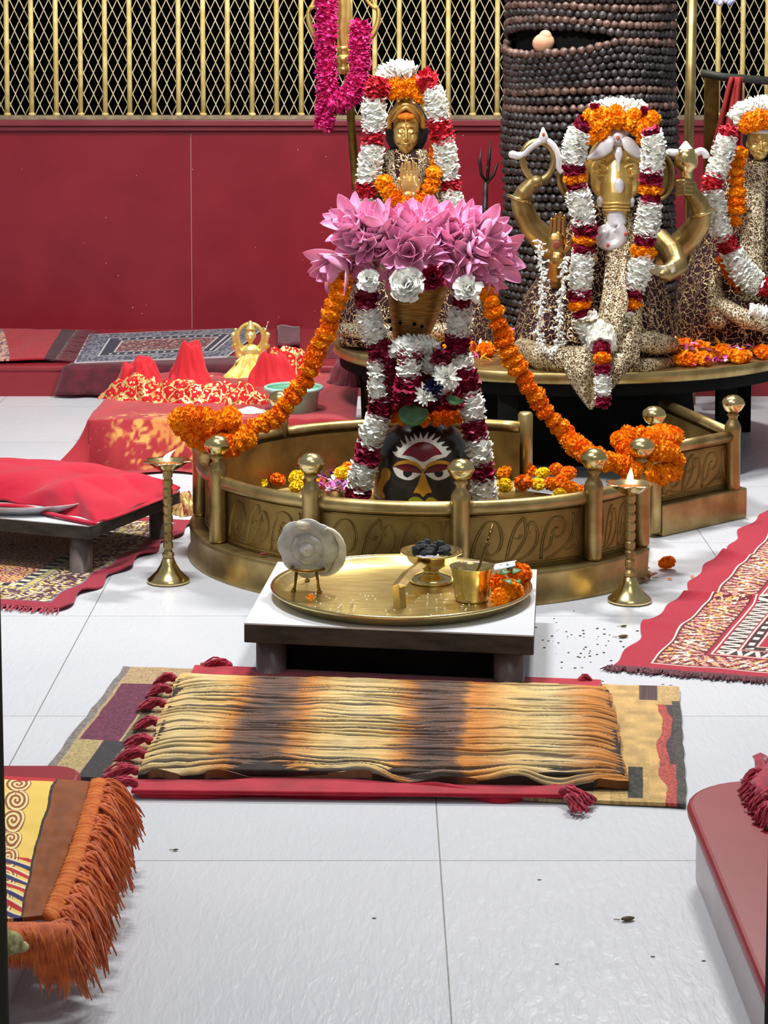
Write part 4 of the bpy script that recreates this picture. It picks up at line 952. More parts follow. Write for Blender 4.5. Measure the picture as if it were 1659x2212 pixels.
# red felt mat
t = thing('red_mat', 'crimson felt mat with rolled hem and tassels between the striped blanket and the patchwork rug', 'mat', F(700, 1700))
cs = [F(282, 1712, .012), F(1240, 1722, .012), F(420, 1440, .012), F(1300, 1472, .012)]
m = MB(); m.quadslab([cs[0], cs[1], cs[3], cs[2]], .009, .0165); m.build('felt', FELT, t, bev=.003, smooth=False)
m = MB(); m.tube(even(pp([(300, 1712, F(300, 1722).y), (420, 1718, 3.42), (560, 1716, 3.43), (700, 1725, 3.42), (800, 1722, 3.42), (870, 1706, 3.44), (930, 1700, 3.44), (1010, 1712, 3.42), (1080, 1730, 3.4), (1150, 1716, 3.42), (1210, 1702, 3.44)], 3.42), .01), .0095, 8); m.build('hem', FELT, t)
def tassel(parent, base, d, L, seed, n=60, r=.0014, mat=TASSEL, spread=.35, knot=True, z0=.01):
    rs = random.Random(seed); m = MB(); d = Vector(d).normalized(); base = Vector(base); sd = Vector((-d.y, d.x, 0))
    if knot: m.ell(base+d*.006, (.009, .009, .008), n=8)
    for k in range(n):
        a = rs.uniform(-spread, spread); dd = (d+sd*a).normalized(); l = L*rs.uniform(.6, 1.1); ph = rs.uniform(0, 6); P_ = []
        h = rs.uniform(0, .014)
        for q in range(7):
            s = q/6; p = base+dd*l*s+sd*math.sin(s*7+ph)*.004; p.z = base.z*(1-s)+z0*s+h*math.sin(PI*s)+rs.uniform(0, .002); P_.append(p)
        m.tube(P_, r, 4)
    return m.build('tassel', mat, parent)
for i, (x, y, dx, dy, L) in enumerate([(296, 1690, -1, -.25, .055), (300, 1665, -1, .0, .06), (318, 1630, -1, .1, .055), (330, 1600, -1, .2, .05), (345, 1560, -1, 0, .045), (358, 1520, -1, .1, .05), (370, 1490, -1, .1, .045), (380, 1465, -1, .1, .04)]):
    tassel(t, F(x, y, .022), (dx, dy, 0), L, i+3, 60, .0016, z0=.012)
tassel(t, F(1210, 1706, .02), (.8, -.6, 0), .06, 31, 60, .0016, z0=.01); tassel(t, F(1225, 1722, .02), (.5, -1, 0), .045, 32, 40, .0016, z0=.008)
tassel(t, F(500, 1437, .016), (-1, .12, 0), .06, 33, 50, .0018, z0=.012); tassel(t, F(1250, 1470, .016), (1, .3, 0), .03, 34, 24)
# tiger striped blanket
cs = [F(302, 1652, .036), F(1352, 1676, .036), F(388, 1443, .038), F(1322, 1472, .038)]
nu, nv = 900, 420
def flow(U, V):
    return V+.05*(vn(U*5, V*4, 11)-.5)+.02*(vn(U*14, V*10, 12)-.5)+.008*(vn(U*40, V*22, 13)-.5)
def stripes(U, V):
    q = flow(U, V); N = 25; k = q*N+1.2*vn(U*2.4, q*N*.35, 4); ds = np.abs((k % 1)-.5)*2; idx = np.floor(k)
    t1 = -.06+.86*vn(U*7+idx*3.7, idx*1.3, 5)
    k2 = q*N*1.7+.8*vn(U*4, q*20, 7); d2 = np.abs((k2 % 1)-.5)*2; i2 = np.floor(k2)
    t2 = -.18+.8*vn(U*11+i2*5.1, i2*1.7, 8)
    return np.clip((t1-ds)*7, 0, 1), np.clip((t2-d2)*7, 0, 1), ds
def cft(U, V):
    s1, s2, fr = stripes(U, V); q = flow(U, V)
    u = U+.03*(vn(U*26, q*70, 21)-.5)+.015*(vn(V*6, U*2, 3)-.5)
    cream = np.array(srgb(228, 188, 116)); gold = np.array(srgb(208, 134, 54)); brown = np.array(srgb(126, 88, 64)); dkb = np.array(srgb(98, 72, 60)); pale = np.array(srgb(220, 194, 136))
    xs = [0, .06, .12, .165, .19, .235, .28, .31, .36, .42, .50, .54, .57, .60, .66, .675, .70, .78, .86, .94, 1]
    cs_ = [cream, pale, cream, gold, brown, dkb, brown, gold, cream, pale, cream, gold, brown, dkb, brown*.95, gold, gold, cream, pale, gold, gold*.85]
    c = np.stack([np.interp(u, xs, [q_[i] for q_ in cs_]) for i in range(3)], -1)
    c *= (.84+.32*vn(U*40, V*120, 22))[..., None]
    st = np.clip(np.maximum(s1*.92, s2*.75), 0, 1)[..., None]; dk = np.array(srgb(30, 17, 10))
    return c*(1-st)+dk*st
def zt2(U, V):
    s1, s2, fr = stripes(U, V)
    e = np.minimum(np.minimum(U, 1-U)*14, np.minimum(V, 1-V)*6); e = np.clip(e, 0, 1)
    rnd = -(1-e)**2*.012
    edge = np.where(V < .12, .006*np.sin(U*19)+.005*np.sin(U*41+1), 0)*np.clip((.12-V)/.12, 0, 1)
    return rnd-.0035*s1-.002*s2+.004*vn(U*7, V*9, 31)+edge+.002*np.sin(flow(U, V)*190)
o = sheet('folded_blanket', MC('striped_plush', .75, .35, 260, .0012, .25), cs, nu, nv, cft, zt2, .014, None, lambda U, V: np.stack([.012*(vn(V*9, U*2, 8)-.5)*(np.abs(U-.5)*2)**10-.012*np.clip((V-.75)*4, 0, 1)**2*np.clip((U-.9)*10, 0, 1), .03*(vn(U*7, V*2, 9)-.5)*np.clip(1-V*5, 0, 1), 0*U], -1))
tag(o, 'folded plush blanket printed with tiger stripes in front of the marble stool', 'blanket')
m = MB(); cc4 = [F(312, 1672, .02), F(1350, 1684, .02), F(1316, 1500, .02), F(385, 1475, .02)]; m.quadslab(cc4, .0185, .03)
o = m.build('blanket_lower_fold', M('shaded_fold', srgb(30, 22, 20), srgb(60, 42, 30), 30, .9), smooth=False, bev=.004); tag(o, 'underside fold of the tiger-striped blanket, coloured dark as its edge shadow, resting on the crimson mat', 'blanket')  # fold coloured dark for the shadow beneath the blanket's front edge
# ================================================================ FRONT LEFT RUG WITH ORANGE FRINGE
t = thing('fringed_rug', 'brown bordered rug with yellow scroll pattern and long orange fringe on the left platform', 'rug', (-.6, 2.9, .11))
zf_ = .128
e0, e1 = F(222, 1690, zf_), F(120, 1990, zf_)           # right hem of the rug, back to front
bk = F(-60, 1676, zf_); fr_ = F(-60, 1975, zf_)
def cf4(U, V):   # U 0 = hem ... 1 = left ; V 0 back ... 1 front
    c = A3((140, 72, 20), U.shape); n = vn(U*200, V*200, 3); c *= (.8+.4*vn(U*20, V*16, 5)*1.0)[..., None]; c *= (.9+.2*n)[..., None]
    lim = .36+.06*V
    k = U > lim; yel = np.array(srgb(244, 206, 96)); br_ = np.array(srgb(150, 84, 24)); crm = np.array(srgb(246, 226, 176)); nav = np.array(srgb(50, 44, 96)); rd = np.array(srgb(196, 34, 40)); bl = np.array(srgb(46, 40, 30))
    c[k] = yel; X_ = U*.32; Y_ = V*.36; cell = .05; j = np.floor(Y_/cell); yy = (Y_/cell-j-.5)*cell; xx = X_-.205+.0
    for cx in (0, .075):
        r = np.hypot(xx-cx, yy*1.1); a = np.arctan2(yy, xx-cx); sp = ((r/.012-a/(2*PI)) % 1)
        kk = k & (r < .033); c[kk & (sp < .5)] = br_; c[kk & (sp > .62)] = crm
    c[k & (U > lim+.2) & (vn(U*40, V*60, 9) > .9)] = rd
    kk = k & (V > .62); c[kk & (np.sin(V*120+U*20) > .3)] = crm; c[kk & (np.sin(V*60+U*10) > .7)] = nav; c[kk & (np.sin(V*60+U*10) < -.75)] = rd
    c[(np.abs(U-lim) < .012)] = bl
    c[(V < .03) & (U > lim)] = rd
    return c
def z4(U, V): return .01*(vn(V*7, U*1.5, 3)-.5)+.005*vn(V*22, U*3, 5)+np.where(U < .08, .003*np.sin(V*140), 0)-.01*np.clip(.12-U, 0, 1)/.12
sheet('carpet', COL, (e0, bk, e1, fr_), 320, 360, cf4, z4, .006, t, lambda U, V: np.stack([.012*(vn(V*8, U, 4)-.5)*(1-U), 0*U, 0*U], -1))
rs = random.Random(12); hem = even([e0, e0.lerp(e1, .5)+Vector((.004, 0, 0)), e1], .004)
m = MB(); m.tube([p+Vector((-.006, 0, .0015+.0015*math.sin(i*1.9))) for i, p in enumerate(hem)], [.0125+.0015*math.sin(i*1.9) for i in range(len(hem))], 8, flat=.45, up=(0, 0, 1)); m.build('bound_hem', M('orange_band', srgb(204, 96, 30), srgb(222, 122, 50), 60, .85, bmp=.5, bscale=300), t)
for i in range(15):
    s = i/14; b = hem[int(s*(len(hem)-1))]+Vector((.002, 0, 0)); m = MB(); L = rs.uniform(.045, .07)*(1+.25*s); dirn = Vector((1, -.25-.9*s+rs.uniform(-.35, .3), 0)).normalized(); sd = Vector((-dirn.y, dirn.x, 0))
    for k in range(34):
        o0 = rs.uniform(-.011, .011); o1 = o0*.5+rs.uniform(-.011, .011); ph = rs.uniform(0, 6); l = L*rs.uniform(.65, 1.1); Pq = []; hh = rs.uniform(-.004, .01); fall = rs.uniform(.035, .085)
        for q in range(8):
            u = q/7; p = b+dirn*l*u+sd*(o0*(1-u)+o1*u+.003*math.sin(u*9+ph)); p.z = b.z+hh*math.sin(PI*u)-fall*u*u*(1 if p.x > -.468 else .1)
            Pq.append(p)
        m.tube(Pq, [.0024, .0026, .0024, .0026, .0022, .0022, .0018, .0009], 5)
    m.build('fringe_tassel', TASSELO, t)
# folded corner at the front, draping over the platform
A_ = []
for j in range(16):
    v = j/15; row = []
    for i in range(24):
        u = i/23; x = e1.x+.008-u*.25; y = e1.y-.006-v*.03; z = zf_-.004-.03*v**1.5+.006*math.sin(u*9+v*3)
        row.append((x, y, z))
    A_.append(row)
m = MB(); m.grid(A_); o = m.build('drooping_edge', M('orange_wool', srgb(170, 72, 20), srgb(200, 94, 30), 60, .9, bmp=.8, bscale=160, dist=.004), t); s = o.modifiers.new('t', 'SOLIDIFY'); s.thickness = .005
for i in range(6):
    u = i/5; b = e1+Vector((.002-.1*u, -.012, .002)); m = MB()
    for k in range(34):
        o0 = rs.uniform(-.013, .013); ph = rs.uniform(0, 6); l = rs.uniform(.02, .034)*(1.5 if i < 2 else 1); Pq = []; out = rs.uniform(.004, .022)*(1-.5*u)
        for q in range(7):
            v_ = q/6; Pq.append(b+Vector((o0+out*1.2*v_+.003*math.sin(v_*8+ph), -.034*math.sin(v_*1.8)-.006*v_, .006*math.sin(v_*3)-l*v_*v_*(1.6-.6*u))))
        m.tube(Pq, [.0024, .0026, .0024, .0026, .0022, .0018, .0009], 5)
    m.build('fringe_tassel', TASSELO, t)
m = MB(); m.ell(F(38, 2012, .13)+Vector((-.008, -.035, .0)), (.022, .014, .016), n=14); m.ell(F(60, 2020, .125)+Vector((-.008, -.035, .0)), (.016, .01, .008), n=12); tag(m.build('cushion_corner', M('olive_cream_cloth', srgb(206, 196, 140), srgb(120, 116, 60), 110, .9, bmp=.4)), 'cream and olive cloth corner poking out under the orange fringed rug', 'cloth')
# crimson tassels on the right platform
t = thing('fringed_cloth', 'crimson cloth with knotted tassels lying at the right edge of the stone platform', 'cloth', F(1680, 1720, .112))
m = MB(); A_ = [[(F(1630+i*9, 1668+j*9, .112).x, F(1630+i*9, 1668+j*9, .112).y, .128+.006*math.sin(i*1.3+j)) for i in range(14)] for j in range(10)]; m.grid(A_); o = m.build('cloth', TASSEL, t); s = o.modifiers.new('t', 'SOLIDIFY'); s.thickness = .01; s.offset = -1
for i, (x, y, dx, dy) in enumerate([(1655, 1672, -1, .2), (1650, 1690, -1, 0), (1655, 1705, -1, -.3), (1662, 1722, -1, -.5), (1668, 1740, -.8, -.8), (1675, 1750, -.5, -1)]):
    tassel(t, F(x, y, .13), (dx, dy, 0), .035, 60+i, 60, .0016, z0=.114)
# ================================================================ ROUND TABLE BEHIND
TB = (.57, 6.70); TRR = .73; ZT2 = .335
tb = thing('round_altar_table', 'large round altar table with brass rim and black pedestal behind the railed enclosure', 'table', (TB[0], TB[1], 0))
m = MB(); m.lathe((TB[0], TB[1], 0), [(0, ZT2-.004), (TRR-.01, ZT2-.004), (TRR-.004, ZT2), (TRR, ZT2-.003), (TRR, ZT2-.03), (TRR-.006, ZT2-.034), (TRR-.03, ZT2-.034), (0, ZT2-.03)], 120); m.build('brass_top', BR, tb)
m = MB(); m.lathe((TB[0], TB[1], 0), [(TRR-.02, ZT2-.034), (TRR-.02, ZT2-.07), (TRR-.1, ZT2-.075), (0, ZT2-.075)], 80); m.build('under_ring', BLACK, tb)
m = MB(); m.lathe((TB[0], TB[1]+.05, 0), [(.42, 0), (.42, .1), (.4, ZT2-.07)], 48); m.build('pedestal', BLACK, tb)
for a in (-2.55, -.85, -1.9, .4, 1.6, 2.6):
    x, y = TB[0]+.66*math.cos(a), TB[1]+.66*math.sin(a)
    if math.hypot(x-EC[0], y-EC[1]) < .68: continue
    m = MB(); m.box((x-.028, y-.028, 0), (x+.028, y+.028, ZT2-.07)); m.build('leg', BLACK, tb, smooth=False, bev=.003)
# dark slab standing by the ledge seen under the table
# ================================================================ RUDRAKSHA COLUMN
BCX, BCY, BR_ = P(1275, 200, 6.95).x, 6.97, .262
BEADM = M('dark_seed_beads', srgb(34, 30, 30), srgb(74, 66, 64), 14, .38, bmp=.6, bscale=190, dist=.002)
BEADB = M('brown_seed_beads', srgb(70, 50, 44), srgb(128, 98, 86), 30, .42, bmp=.6, bscale=190, dist=.002)
col = thing('bead_column', 'tall dark column wound with rows of rough seed beads behind the elephant-headed statue', 'column', (BCX, BCY, ZT2))
def crad(z): 
    return BR_*(1.02+.04*math.exp(-((z-.98)/.1)**2)) + .02*max(0, (.75-z)/.4)
m = MB(); m.lathe((BCX, BCY, 0), [(0, ZT2)]+[(crad(z)-.024, z) for z in np.linspace(ZT2, 1.5, 30)]+[(0, 1.5)], 48); m.build('core', BLACK, col)
bead = MB(); rsb = random.Random(4)
bead.ell((0, 0, 0), (1, 1, .92), n=11); BV = bead.v[0]; BF = bead.f
rowp = .0265; nrow = int((1.5-ZT2)/rowp)
for r_ in range(nrow):
    z0 = ZT2+.018+r_*rowp; m = MB(); nb = 66; V = []
    br_ = BEADB if (1.02 < z0 < 1.13 or 1.25 < z0) and r_ % 2 else BEADM
    for k in range(nb):
        a = 2*PI*(k+(r_ % 2)*.5)/nb; fr = a-PI*1.5; fr = (fr+PI) % (2*PI)-PI      # 0 = facing the camera, - = left
        z = z0+.006*math.sin(a*2+r_*.35)+rsb.uniform(-.0015, .0015); rr = crad(z)+rsb.uniform(-.003, .003)
        # sagging slit on the upper left of the front
        zg = 1.285
        wl = max(0, 1-((fr+.75)/1.0)**2) if -1.6 < fr < .3 else 0
        if z0 < zg and z0 > zg-.16:
            q = 1-(zg-z0)/.16; z -= .05*wl*q; rr += .024*wl*q*q
        elif z0 >= zg and z0 < zg+.14:
            q = 1-(z0-zg)/.14; z += .016*wl*q
        s = rsb.uniform(.0138, .0162)
        c = np.array([BCX+rr*math.cos(a), BCY+rr*math.sin(a), z])
        Rm = np.array(Matrix.Rotation(rsb.uniform(0, 6), 3, 'Z')@Matrix.Rotation(rsb.uniform(-.6, .6), 3, 'X'))
        Vb = (BV*(1+.13*np.sin(BV[:, [1, 2, 0]]*6+k)))@Rm.T*s+c
        m.add(Vb*1.0, BF)
    m.build('bead_strand', br_, col)
m = MB(); c = P(1174, 92, BCY-BR_+.03); m.ell(c, (.036, .022, .03), Matrix.Rotation(-.3, 3, 'Y'), n=16); m.ell(c+Vector((.006, 0, .016)), (.022, .018, .024), n=14)
o = m.build('stone', M('peach_stone', srgb(222, 160, 130), srgb(176, 150, 104), 22, .7, bmp=.3, bscale=60)); tag(o, 'peach coloured rough lump lodged in the slit of the bead column', 'stone')
# ================================================================ SCULPT HELPERS
def tubes(m, path, rad, seg=14):
    m.tube(path, rad, seg); m.ell(path[0], rad[0] if hasattr(rad, '__len__') else rad, n=14); m.ell(path[-1], rad[-1] if hasattr(rad, '__len__') else rad, n=14)
def hand(m, wrist, up, rt, nrm, s, curl=0., thumb=1, spread=.1, tog=False):
    """s = hand length; up = fingers, rt = towards the thumb, nrm = palm side"""
    up, rt, nrm = Vector(up).normalized(), Vector(rt).normalized(), Vector(nrm).normalized(); w = s*.42; wrist = Vector(wrist)
    R = Matrix((rt, nrm, up)).transposed()
    m.ell(wrist+up*s*.26, (w*.5, w*.24, s*.3), R, n=14); m.ell(wrist+up*s*.02, (w*.33, w*.25, s*.12), R, n=12)
    for k, l in enumerate((.40, .46, .43, .34)):
        off = (.375-.25*k)*w; b = wrist+up*s*.44+rt*off; f_ = .085*w*1.25
        seg = s*l*1.08; p1 = b+up*seg*.4+rt*off*spread+nrm*seg*.1*curl; d2 = (up*math.cos(curl*1.3)+nrm*math.sin(curl*1.3)); p2 = p1+d2*seg*.33
        d3 = (up*math.cos(curl*2.3)+nrm*math.sin(curl*2.3)); p3 = p2+d3*seg*.27
        tubes(m, [b-up*s*.1, p1, p2, p3], [f_*1.1, f_*1.05, f_*.95, f_*.75], 10)
    tb_ = wrist+up*s*.12+rt*w*.4; p1 = tb_+(rt*.55+up*.7)*s*.2+nrm*s*.05*thumb; p2 = p1+(rt*.25+up*.9)*s*.17+nrm*s*.05*thumb
    tubes(m, [tb_, p1, p2], [w*.15, w*.13, w*.1], 10)
def face(m, c, w, h, yaw=0, chin=.5):
    """friendly human face, w half width, h half height, looking to -y"""
    R = Matrix.Rotation(yaw, 3, 'Z'); q = lambda x, y, z: Vector(c)+R@Vector((x*w, y*w, z*h))
    m.ell(q(0, .25, .2), (w*.98, w*1.0, h*.86), R, n=24); m.ell(q(0, -.02, -.15), (w*.88, w*.82, h*.62), R, n=20)
    m.ell(q(0, -.22, -.55), (w*.56, w*.5, h*.36), R, n=16); m.ell(q(0, -.42, -.76), (w*.22, w*.2, h*.13), R, n=12)
    for s in (-1, 1):
        m.ell(q(.42*s, -.5, -.2), (w*.36, w*.28, h*.26), R, n=14)
        m.ell(q(.4*s, -.69, .1), (w*.22, w*.12, h*.085), R, n=14)
        m.tube([q(.12*s, -.78, .24), q(.34*s, -.82, .33), q(.58*s, -.74, .28), q(.74*s, -.56, .18)], [w*.05, w*.06, w*.055, w*.03], 8)
        m.tube([q(.18*s, -.80, .06), q(.4*s, -.84, .03), q(.62*s, -.7, .07)], [w*.03, w*.04, w*.03], 8)
        m.ell(q(.95*s, .15, 0), (w*.12, w*.2, h*.22), R, n=10); m.ell(q(.15*s, -.9, -.27), (w*.07, w*.07, h*.045), R, n=8)
    m.tube([q(0, -.76, .25), q(0, -.9, .0), q(0, -1.08, -.22)], [w*.07, w*.085, w*.12], 10); m.ell(q(0, -1.04, -.24), (w*.13, w*.12, h*.07), R, n=10)
    m.tube([q(-.3, -.72, -.45), q(-.12, -.88, -.42), q(0, -.9, -.44), q(.12, -.88, -.42), q(.3, -.72, -.45)], [w*.04, w*.075, w*.065, w*.075, w*.04], 8)
    m.tube([q(-.24, -.72, -.49), q(0, -.86, -.54), q(.24, -.72, -.49)], [w*.04, w*.09, w*.04], 8)
    m.ell(q(0, .35, -1.0), (w*.4, w*.4, h*.5), R, n=14)
def robe(name, levels, mat, parent, nf=26, amp=.006, seed=0, nu=120, top=True):
    """levels: (z, cx, cy, rx, ry) from top to bottom; cloth with folds"""
    rs = np.random.RandomState(seed); ph = rs.uniform(0, 6, 6); A = []
    zs = np.array([l[0] for l in levels]); n = 60
    t = np.linspace(0, len(levels)-1, n)
    L = [np.interp(t, range(len(levels)), [l[k] for l in levels]) for k in range(5)]
    th = np.linspace(0, 2*PI, nu+1)[:-1]
    for i in range(n):
        s = i/(n-1); a_ = amp*(.3+s)
        f = np.sin(th*nf/2+ph[0]+2*np.sin(s*3+ph[1]))*.6+np.sin(th*nf+ph[2]+3*s)*.3+np.sin(th*5+ph[3]+s*5)*.6
        A.append(np.stack([L[1][i]+(L[3][i]+a_*f)*np.cos(th), L[2][i]+(L[4][i]+a_*f)*np.sin(th), np.full(nu, L[0][i])+a_*.3*np.sin(th*7)], -1))
    m = MB(); m.grid(A, closeu=True)
    c0 = A[0].mean(0); m.add(np.vstack([A[0], c0]), [(k, (k+1) % nu, nu) for k in range(nu)])
    return m.build(name, mat, parent)
DARK = M('dark_hair', srgb(16, 10, 12), srgb(30, 18, 22), 40, .7)
# ================================================================ ELEPHANT-HEADED STATUE
YG = 6.22
def G(x, y, dy=0.): return P(x, y, YG+dy)
u_ = YG/4600
gn = thing('elephant_headed_statue', 'seated brass elephant-headed statue in maroon sequined robe, four arms, garlanded', 'statue', (G(1325, 760).x, YG+.08, ZT2))
m = MB(); hc = G(1330, 372)
m.ell(G(1330, 352, .055), (62*u_, .09, 64*u_), n=28); m.ell(G(1330, 372, .0), (54*u_, .062, 50*u_), n=26)
for s in (-1, 1):
    m.ell(G(1330+s*30, 388, -.01), (25*u_, .045, 40*u_), n=18); m.ell(G(1330+s*34, 366, -.048), (15*u_, .012, 10*u_), n=16)
    m.tube([G(1330+s*16, 372, -.058), G(1330+s*24, 358, -.062), G(1330+s*38, 354, -.06), G(1330+s*50, 364, -.045)], [.003, .004, .004, .003], 8)
    m.tube([G(1330+s*18, 376, -.06), G(1330+s*32, 380, -.062), G(1330+s*48, 374, -.05)], [.003, .0035, .003], 8)
    m.tube([G(1330+s*12, 350, -.05), G(1330+s*30, 341, -.052), G(1330+s*52, 348, -.04)], [.004, .005, .003], 8)
    m.ell(G(1330+s*34, 366, -.058), (.0075, .006, .0065), n=12)
    m.tube([G(1330+s*20, 420, -.01), G(1330+s*33, 430, -.04)], [.014, .013], 10)
m.tube([G(1330, 340, -.03), G(1330, 370, -.04), G(1331, 400, -.048), G(1331, 425, -.058), G(1331, 445, -.068), G(1330, 470, -.075)], [20*u_, 27*u_, 34*u_, 33*u_, 27*u_, 22*u_], 22); m.ell(G(1330, 335, -.03), (40*u_, .03, 22*u_), n=18)
remeshed(m, 'head', GOLD, gn, .0022, 5)
m = MB()
for y in (437, 444, 451): m.tube([G(1331, y, -.072)+Vector((28*u_*math.cos(a), .036*math.sin(a), -.003*abs(math.cos(a)))) for a in np.linspace(0, 2*PI, 25)[:-1]], .0042, 8, closed=True)
m.build('trunk_rings', GOLD, gn)
m = MB(); m.tube([G(1330, 452, -.075), G(1331, 472, -.08), G(1334, 488, -.085)], [22*u_, 20*u_, 20*u_], 18)
sp = [G(1316+30*(1-.55*t)*math.cos(-1.0+t*5.2), 512+26*(1-.55*t)*math.sin(-1.0+t*5.2), -.095-.012*t) for t in np.linspace(0, 1, 26)]
m.ell(G(1316, 512, -.082), (32*u_, .026, 30*u_), n=22); m.tube(sp, [15*u_*(1-.45*t) for t in np.linspace(0, 1, 26)], 12); m.ell(sp[-1], 7*u_, n=10)
remeshed(m, 'trunk_tip', SILV, gn, .0022, 3)
DOT = M('sindoor_dot', srgb(196, 92, 70), rough=.7)
for x, y, d_ in ((1352, 505, -.115), (1313, 530, -.115), (1335, 298, -.084)): m = MB(); m.ell(G(x, y, d_), (.006, .004, .0065), n=10); m.build('red_dot', DOT, gn)
m = MB(); m.ell(G(1335, 297, -.055), (20*u_, .016, 20*u_), n=20); m.ell(G(1335, 297, -.068), (13*u_, .01, 13*u_), n=16)
for s in (-1, 1):
    A = []
    for i in range(14):
        t = i/13; x = 1335+s*(10+54*t); y = 320+30*t**1.6; hw_ = 19*math.sin(PI*min(1, t*.9+.1)**.8)+2
        A.append([tuple(G(x+s*q*3, y-8+q*hw_, -.082+.05*t*t-.008*(1-q*q))) for q in (-1, -.6, 0, .6, 1)])
    m.grid(A)
o = m.build('crown_band', SILV, gn); s_ = o.modifiers.new('t', 'SOLIDIFY'); s_.thickness = .004
m = MB(); tk = [G(1335, 318, -.07), G(1336, 332, -.073), G(1336, 350, -.07), G(1336, 378, -.078), G(1337, 402, -.094)]
m.tube(tk, [7*u_, 10*u_, 4*u_, 2.5*u_, 8*u_], 12, flat=.6, up=(0, 1, 0)); m.ell(G(1337, 402, -.096), (11*u_, .009, 17*u_), n=18); m.build('forehead_mark', SILV, gn)
for s in (-1, 1):
    m = MB(); m.tube([G(1330+s*31, 424, -.05), G(1330+s*33, 434, -.062), G(1330+s*33, 441, -.062)], [5*u_, 9*u_, 7*u_], 12); m.ell(G(1330+s*33, 441, -.062), 7*u_, n=10); m.build('tusk_stub', SILV, gn)
    m = MB(); m.ell(G(1330+s*92, 380, .07), (34*u_, .016, 52*u_), Matrix.Rotation(s*.2, 3, 'Z'), n=20); m.tube([G(1330+s*(92)+32*math.cos(a), 380+50*math.sin(a), .06) for a in np.linspace(0, 2*PI, 31)[:-1]], .006, 8, closed=True); m.build('ear', BR, gn)
# arms
m = MB()
tubes(m, [G(1225, 560, .06), G(1182, 525, .05), G(1148, 490, .03), G(1130, 455, .01), G(1124, 432, 0)], [30*u_, 30*u_, 27*u_, 24*u_, 21*u_], 18)
tubes(m, [G(1124, 432, 0), G(1132, 415, -.01), G(1150, 395, -.015)], [19*u_, 19*u_, 15*u_], 16)
hand(m, G(1142, 405, -.015), (.75, -.1, .6), (-.3, -.6, .5), (.3, -.3, -.6), .062, curl=1.05, thumb=1)
m.ell(G(1160, 392, -.02), (17*u_, .02, 14*u_), n=14)
remeshed(m, 'upper_arm_left', BR, gn, .0024, 4)
m = MB()
tubes(m, [G(1400, 560, .06), G(1452, 545, .06), G(1490, 510, .04), G(1512, 478, .02), G(1516, 458, .01)], [32*u_, 31*u_, 29*u_, 25*u_, 22*u_], 18)
tubes(m, [G(1516, 458, .01), G(1508, 435, 0), G(1492, 415, -.01)], [22*u_, 20*u_, 16*u_], 16)
hand(m, G(1500, 424, -.01), (-.6, -.2, .65), (.5, -.2, .6), (-.4, -.5, -.5), .06, curl=.95)
for k in range(4): tubes(m, [G(1494, 392+k*9, -.03), G(1478, 390+k*9, -.045), G(1464, 393+k*9, -.038)], [5.5*u_]*3, 8)
m.ell(G(1490, 408, -.01), (18*u_, .02, 20*u_), n=14)
remeshed(m, 'upper_arm_right', BR, gn, .0022, 3)
for nm_, c_, ax in (('bracelet', G(1122, 430, 0), (1, 0, -.35)), ('bracelet', G(1517, 460, .01), (1, 0, .35))):
    ax = Vector(ax).normalized(); b2 = Vector((0, 1, 0)); m = MB(); m.tube([Vector(c_)+(ax*math.cos(a)+b2*math.sin(a))*25*u_ for a in np.linspace(0, 2*PI, 25)[:-1]], .0055, 10, closed=True); m.build(nm_, BRS, gn)
# lower left raised palm
m = MB(); hand(m, G(1202, 556, -.11), (.03, .08, 1), (1, 0, 0), (0, -1, 0), 102*u_, curl=.12, spread=-.15)
tubes(m, [G(1203, 562, -.11), G(1206, 590, -.07), G(1215, 620, 0)], [20*u_, 24*u_, 26*u_], 14)
remeshed(m, 'raised_palm', BRS if False else M('palm_brass', srgb(176, 128, 70), srgb(202, 160, 92), 14, .3, 1, .05), gn, .0018, 3)
m = MB(); m.ell(G(1203, 529, -.132), (.011, .003, .012), n=12); m.build('red_palm_mark', M('palm_mark', srgb(140, 60, 50), rough=.6), gn)
m = MB(); tubes(m, [G(1425, 520, .0), G(1450, 545, -.05), G(1462, 575, -.09), G(1440, 590, -.13)], [26*u_, 27*u_, 24*u_, 18*u_], 16); m.ell(G(1432, 592, -.14), (16*u_, .02, 12*u_), n=12)
remeshed(m, 'lower_arm_right', BR, gn, .0024, 3)
m = MB(); A = []
for i in range(9):
    t = i/8; A.append([tuple(G(1398+t*62, 560+14*math.sin(t*3)+q*24, -.15-.012*math.sin(t*22)*q)) for q in np.linspace(0, 1, 7)])
m.grid(A); o = m.build('cuff', M('cream_braid', srgb(232, 222, 196), srgb(196, 176, 130), 90, .5, .3, .8, 200), gn); s_ = o.modifiers.new('t', 'SOLIDIFY'); s_.thickness = .004
# body and robe
zt0 = G(1325, 470).z
lv = [(G(0, 440).z, G(1325, 0).x, YG+.06, .06, .05), (G(0, 470).z, G(1325, 0).x, YG+.06, .11, .075), (G(0, 520).z, G(1322, 0).x, YG+.06, .135, .095), (G(0, 580).z, G(1312, 0).x, YG+.06, .165, .12), (G(0, 650).z, G(1298, 0).x, YG+.05, .215, .15), (G(0, 720).z, G(1290, 0).x, YG+.04, .235, .17), (ZT2+.002, G(1290, 0).x, YG+.04, .235, .175)]
robe('robe', lv, ROBE, gn, 30, .006, 3)
m = MB()     # brocade shawl falling down the front
A = []
for i in range(40):
    t = i/39; y = 462+t*330; A.append([tuple(G(1335+10*math.sin(t*4)+q*(30+24*t), y, -.06-.16*min(1, t*1.15)**.9+.012*q*q+.006*math.sin(q*9+t*7))) for q in np.linspace(-1, 1, 14)])
m.grid(A); o = m.build('brocade_shawl', BROC, gn); s_ = o.modifiers.new('t', 'SOLIDIFY'); s_.thickness = .004
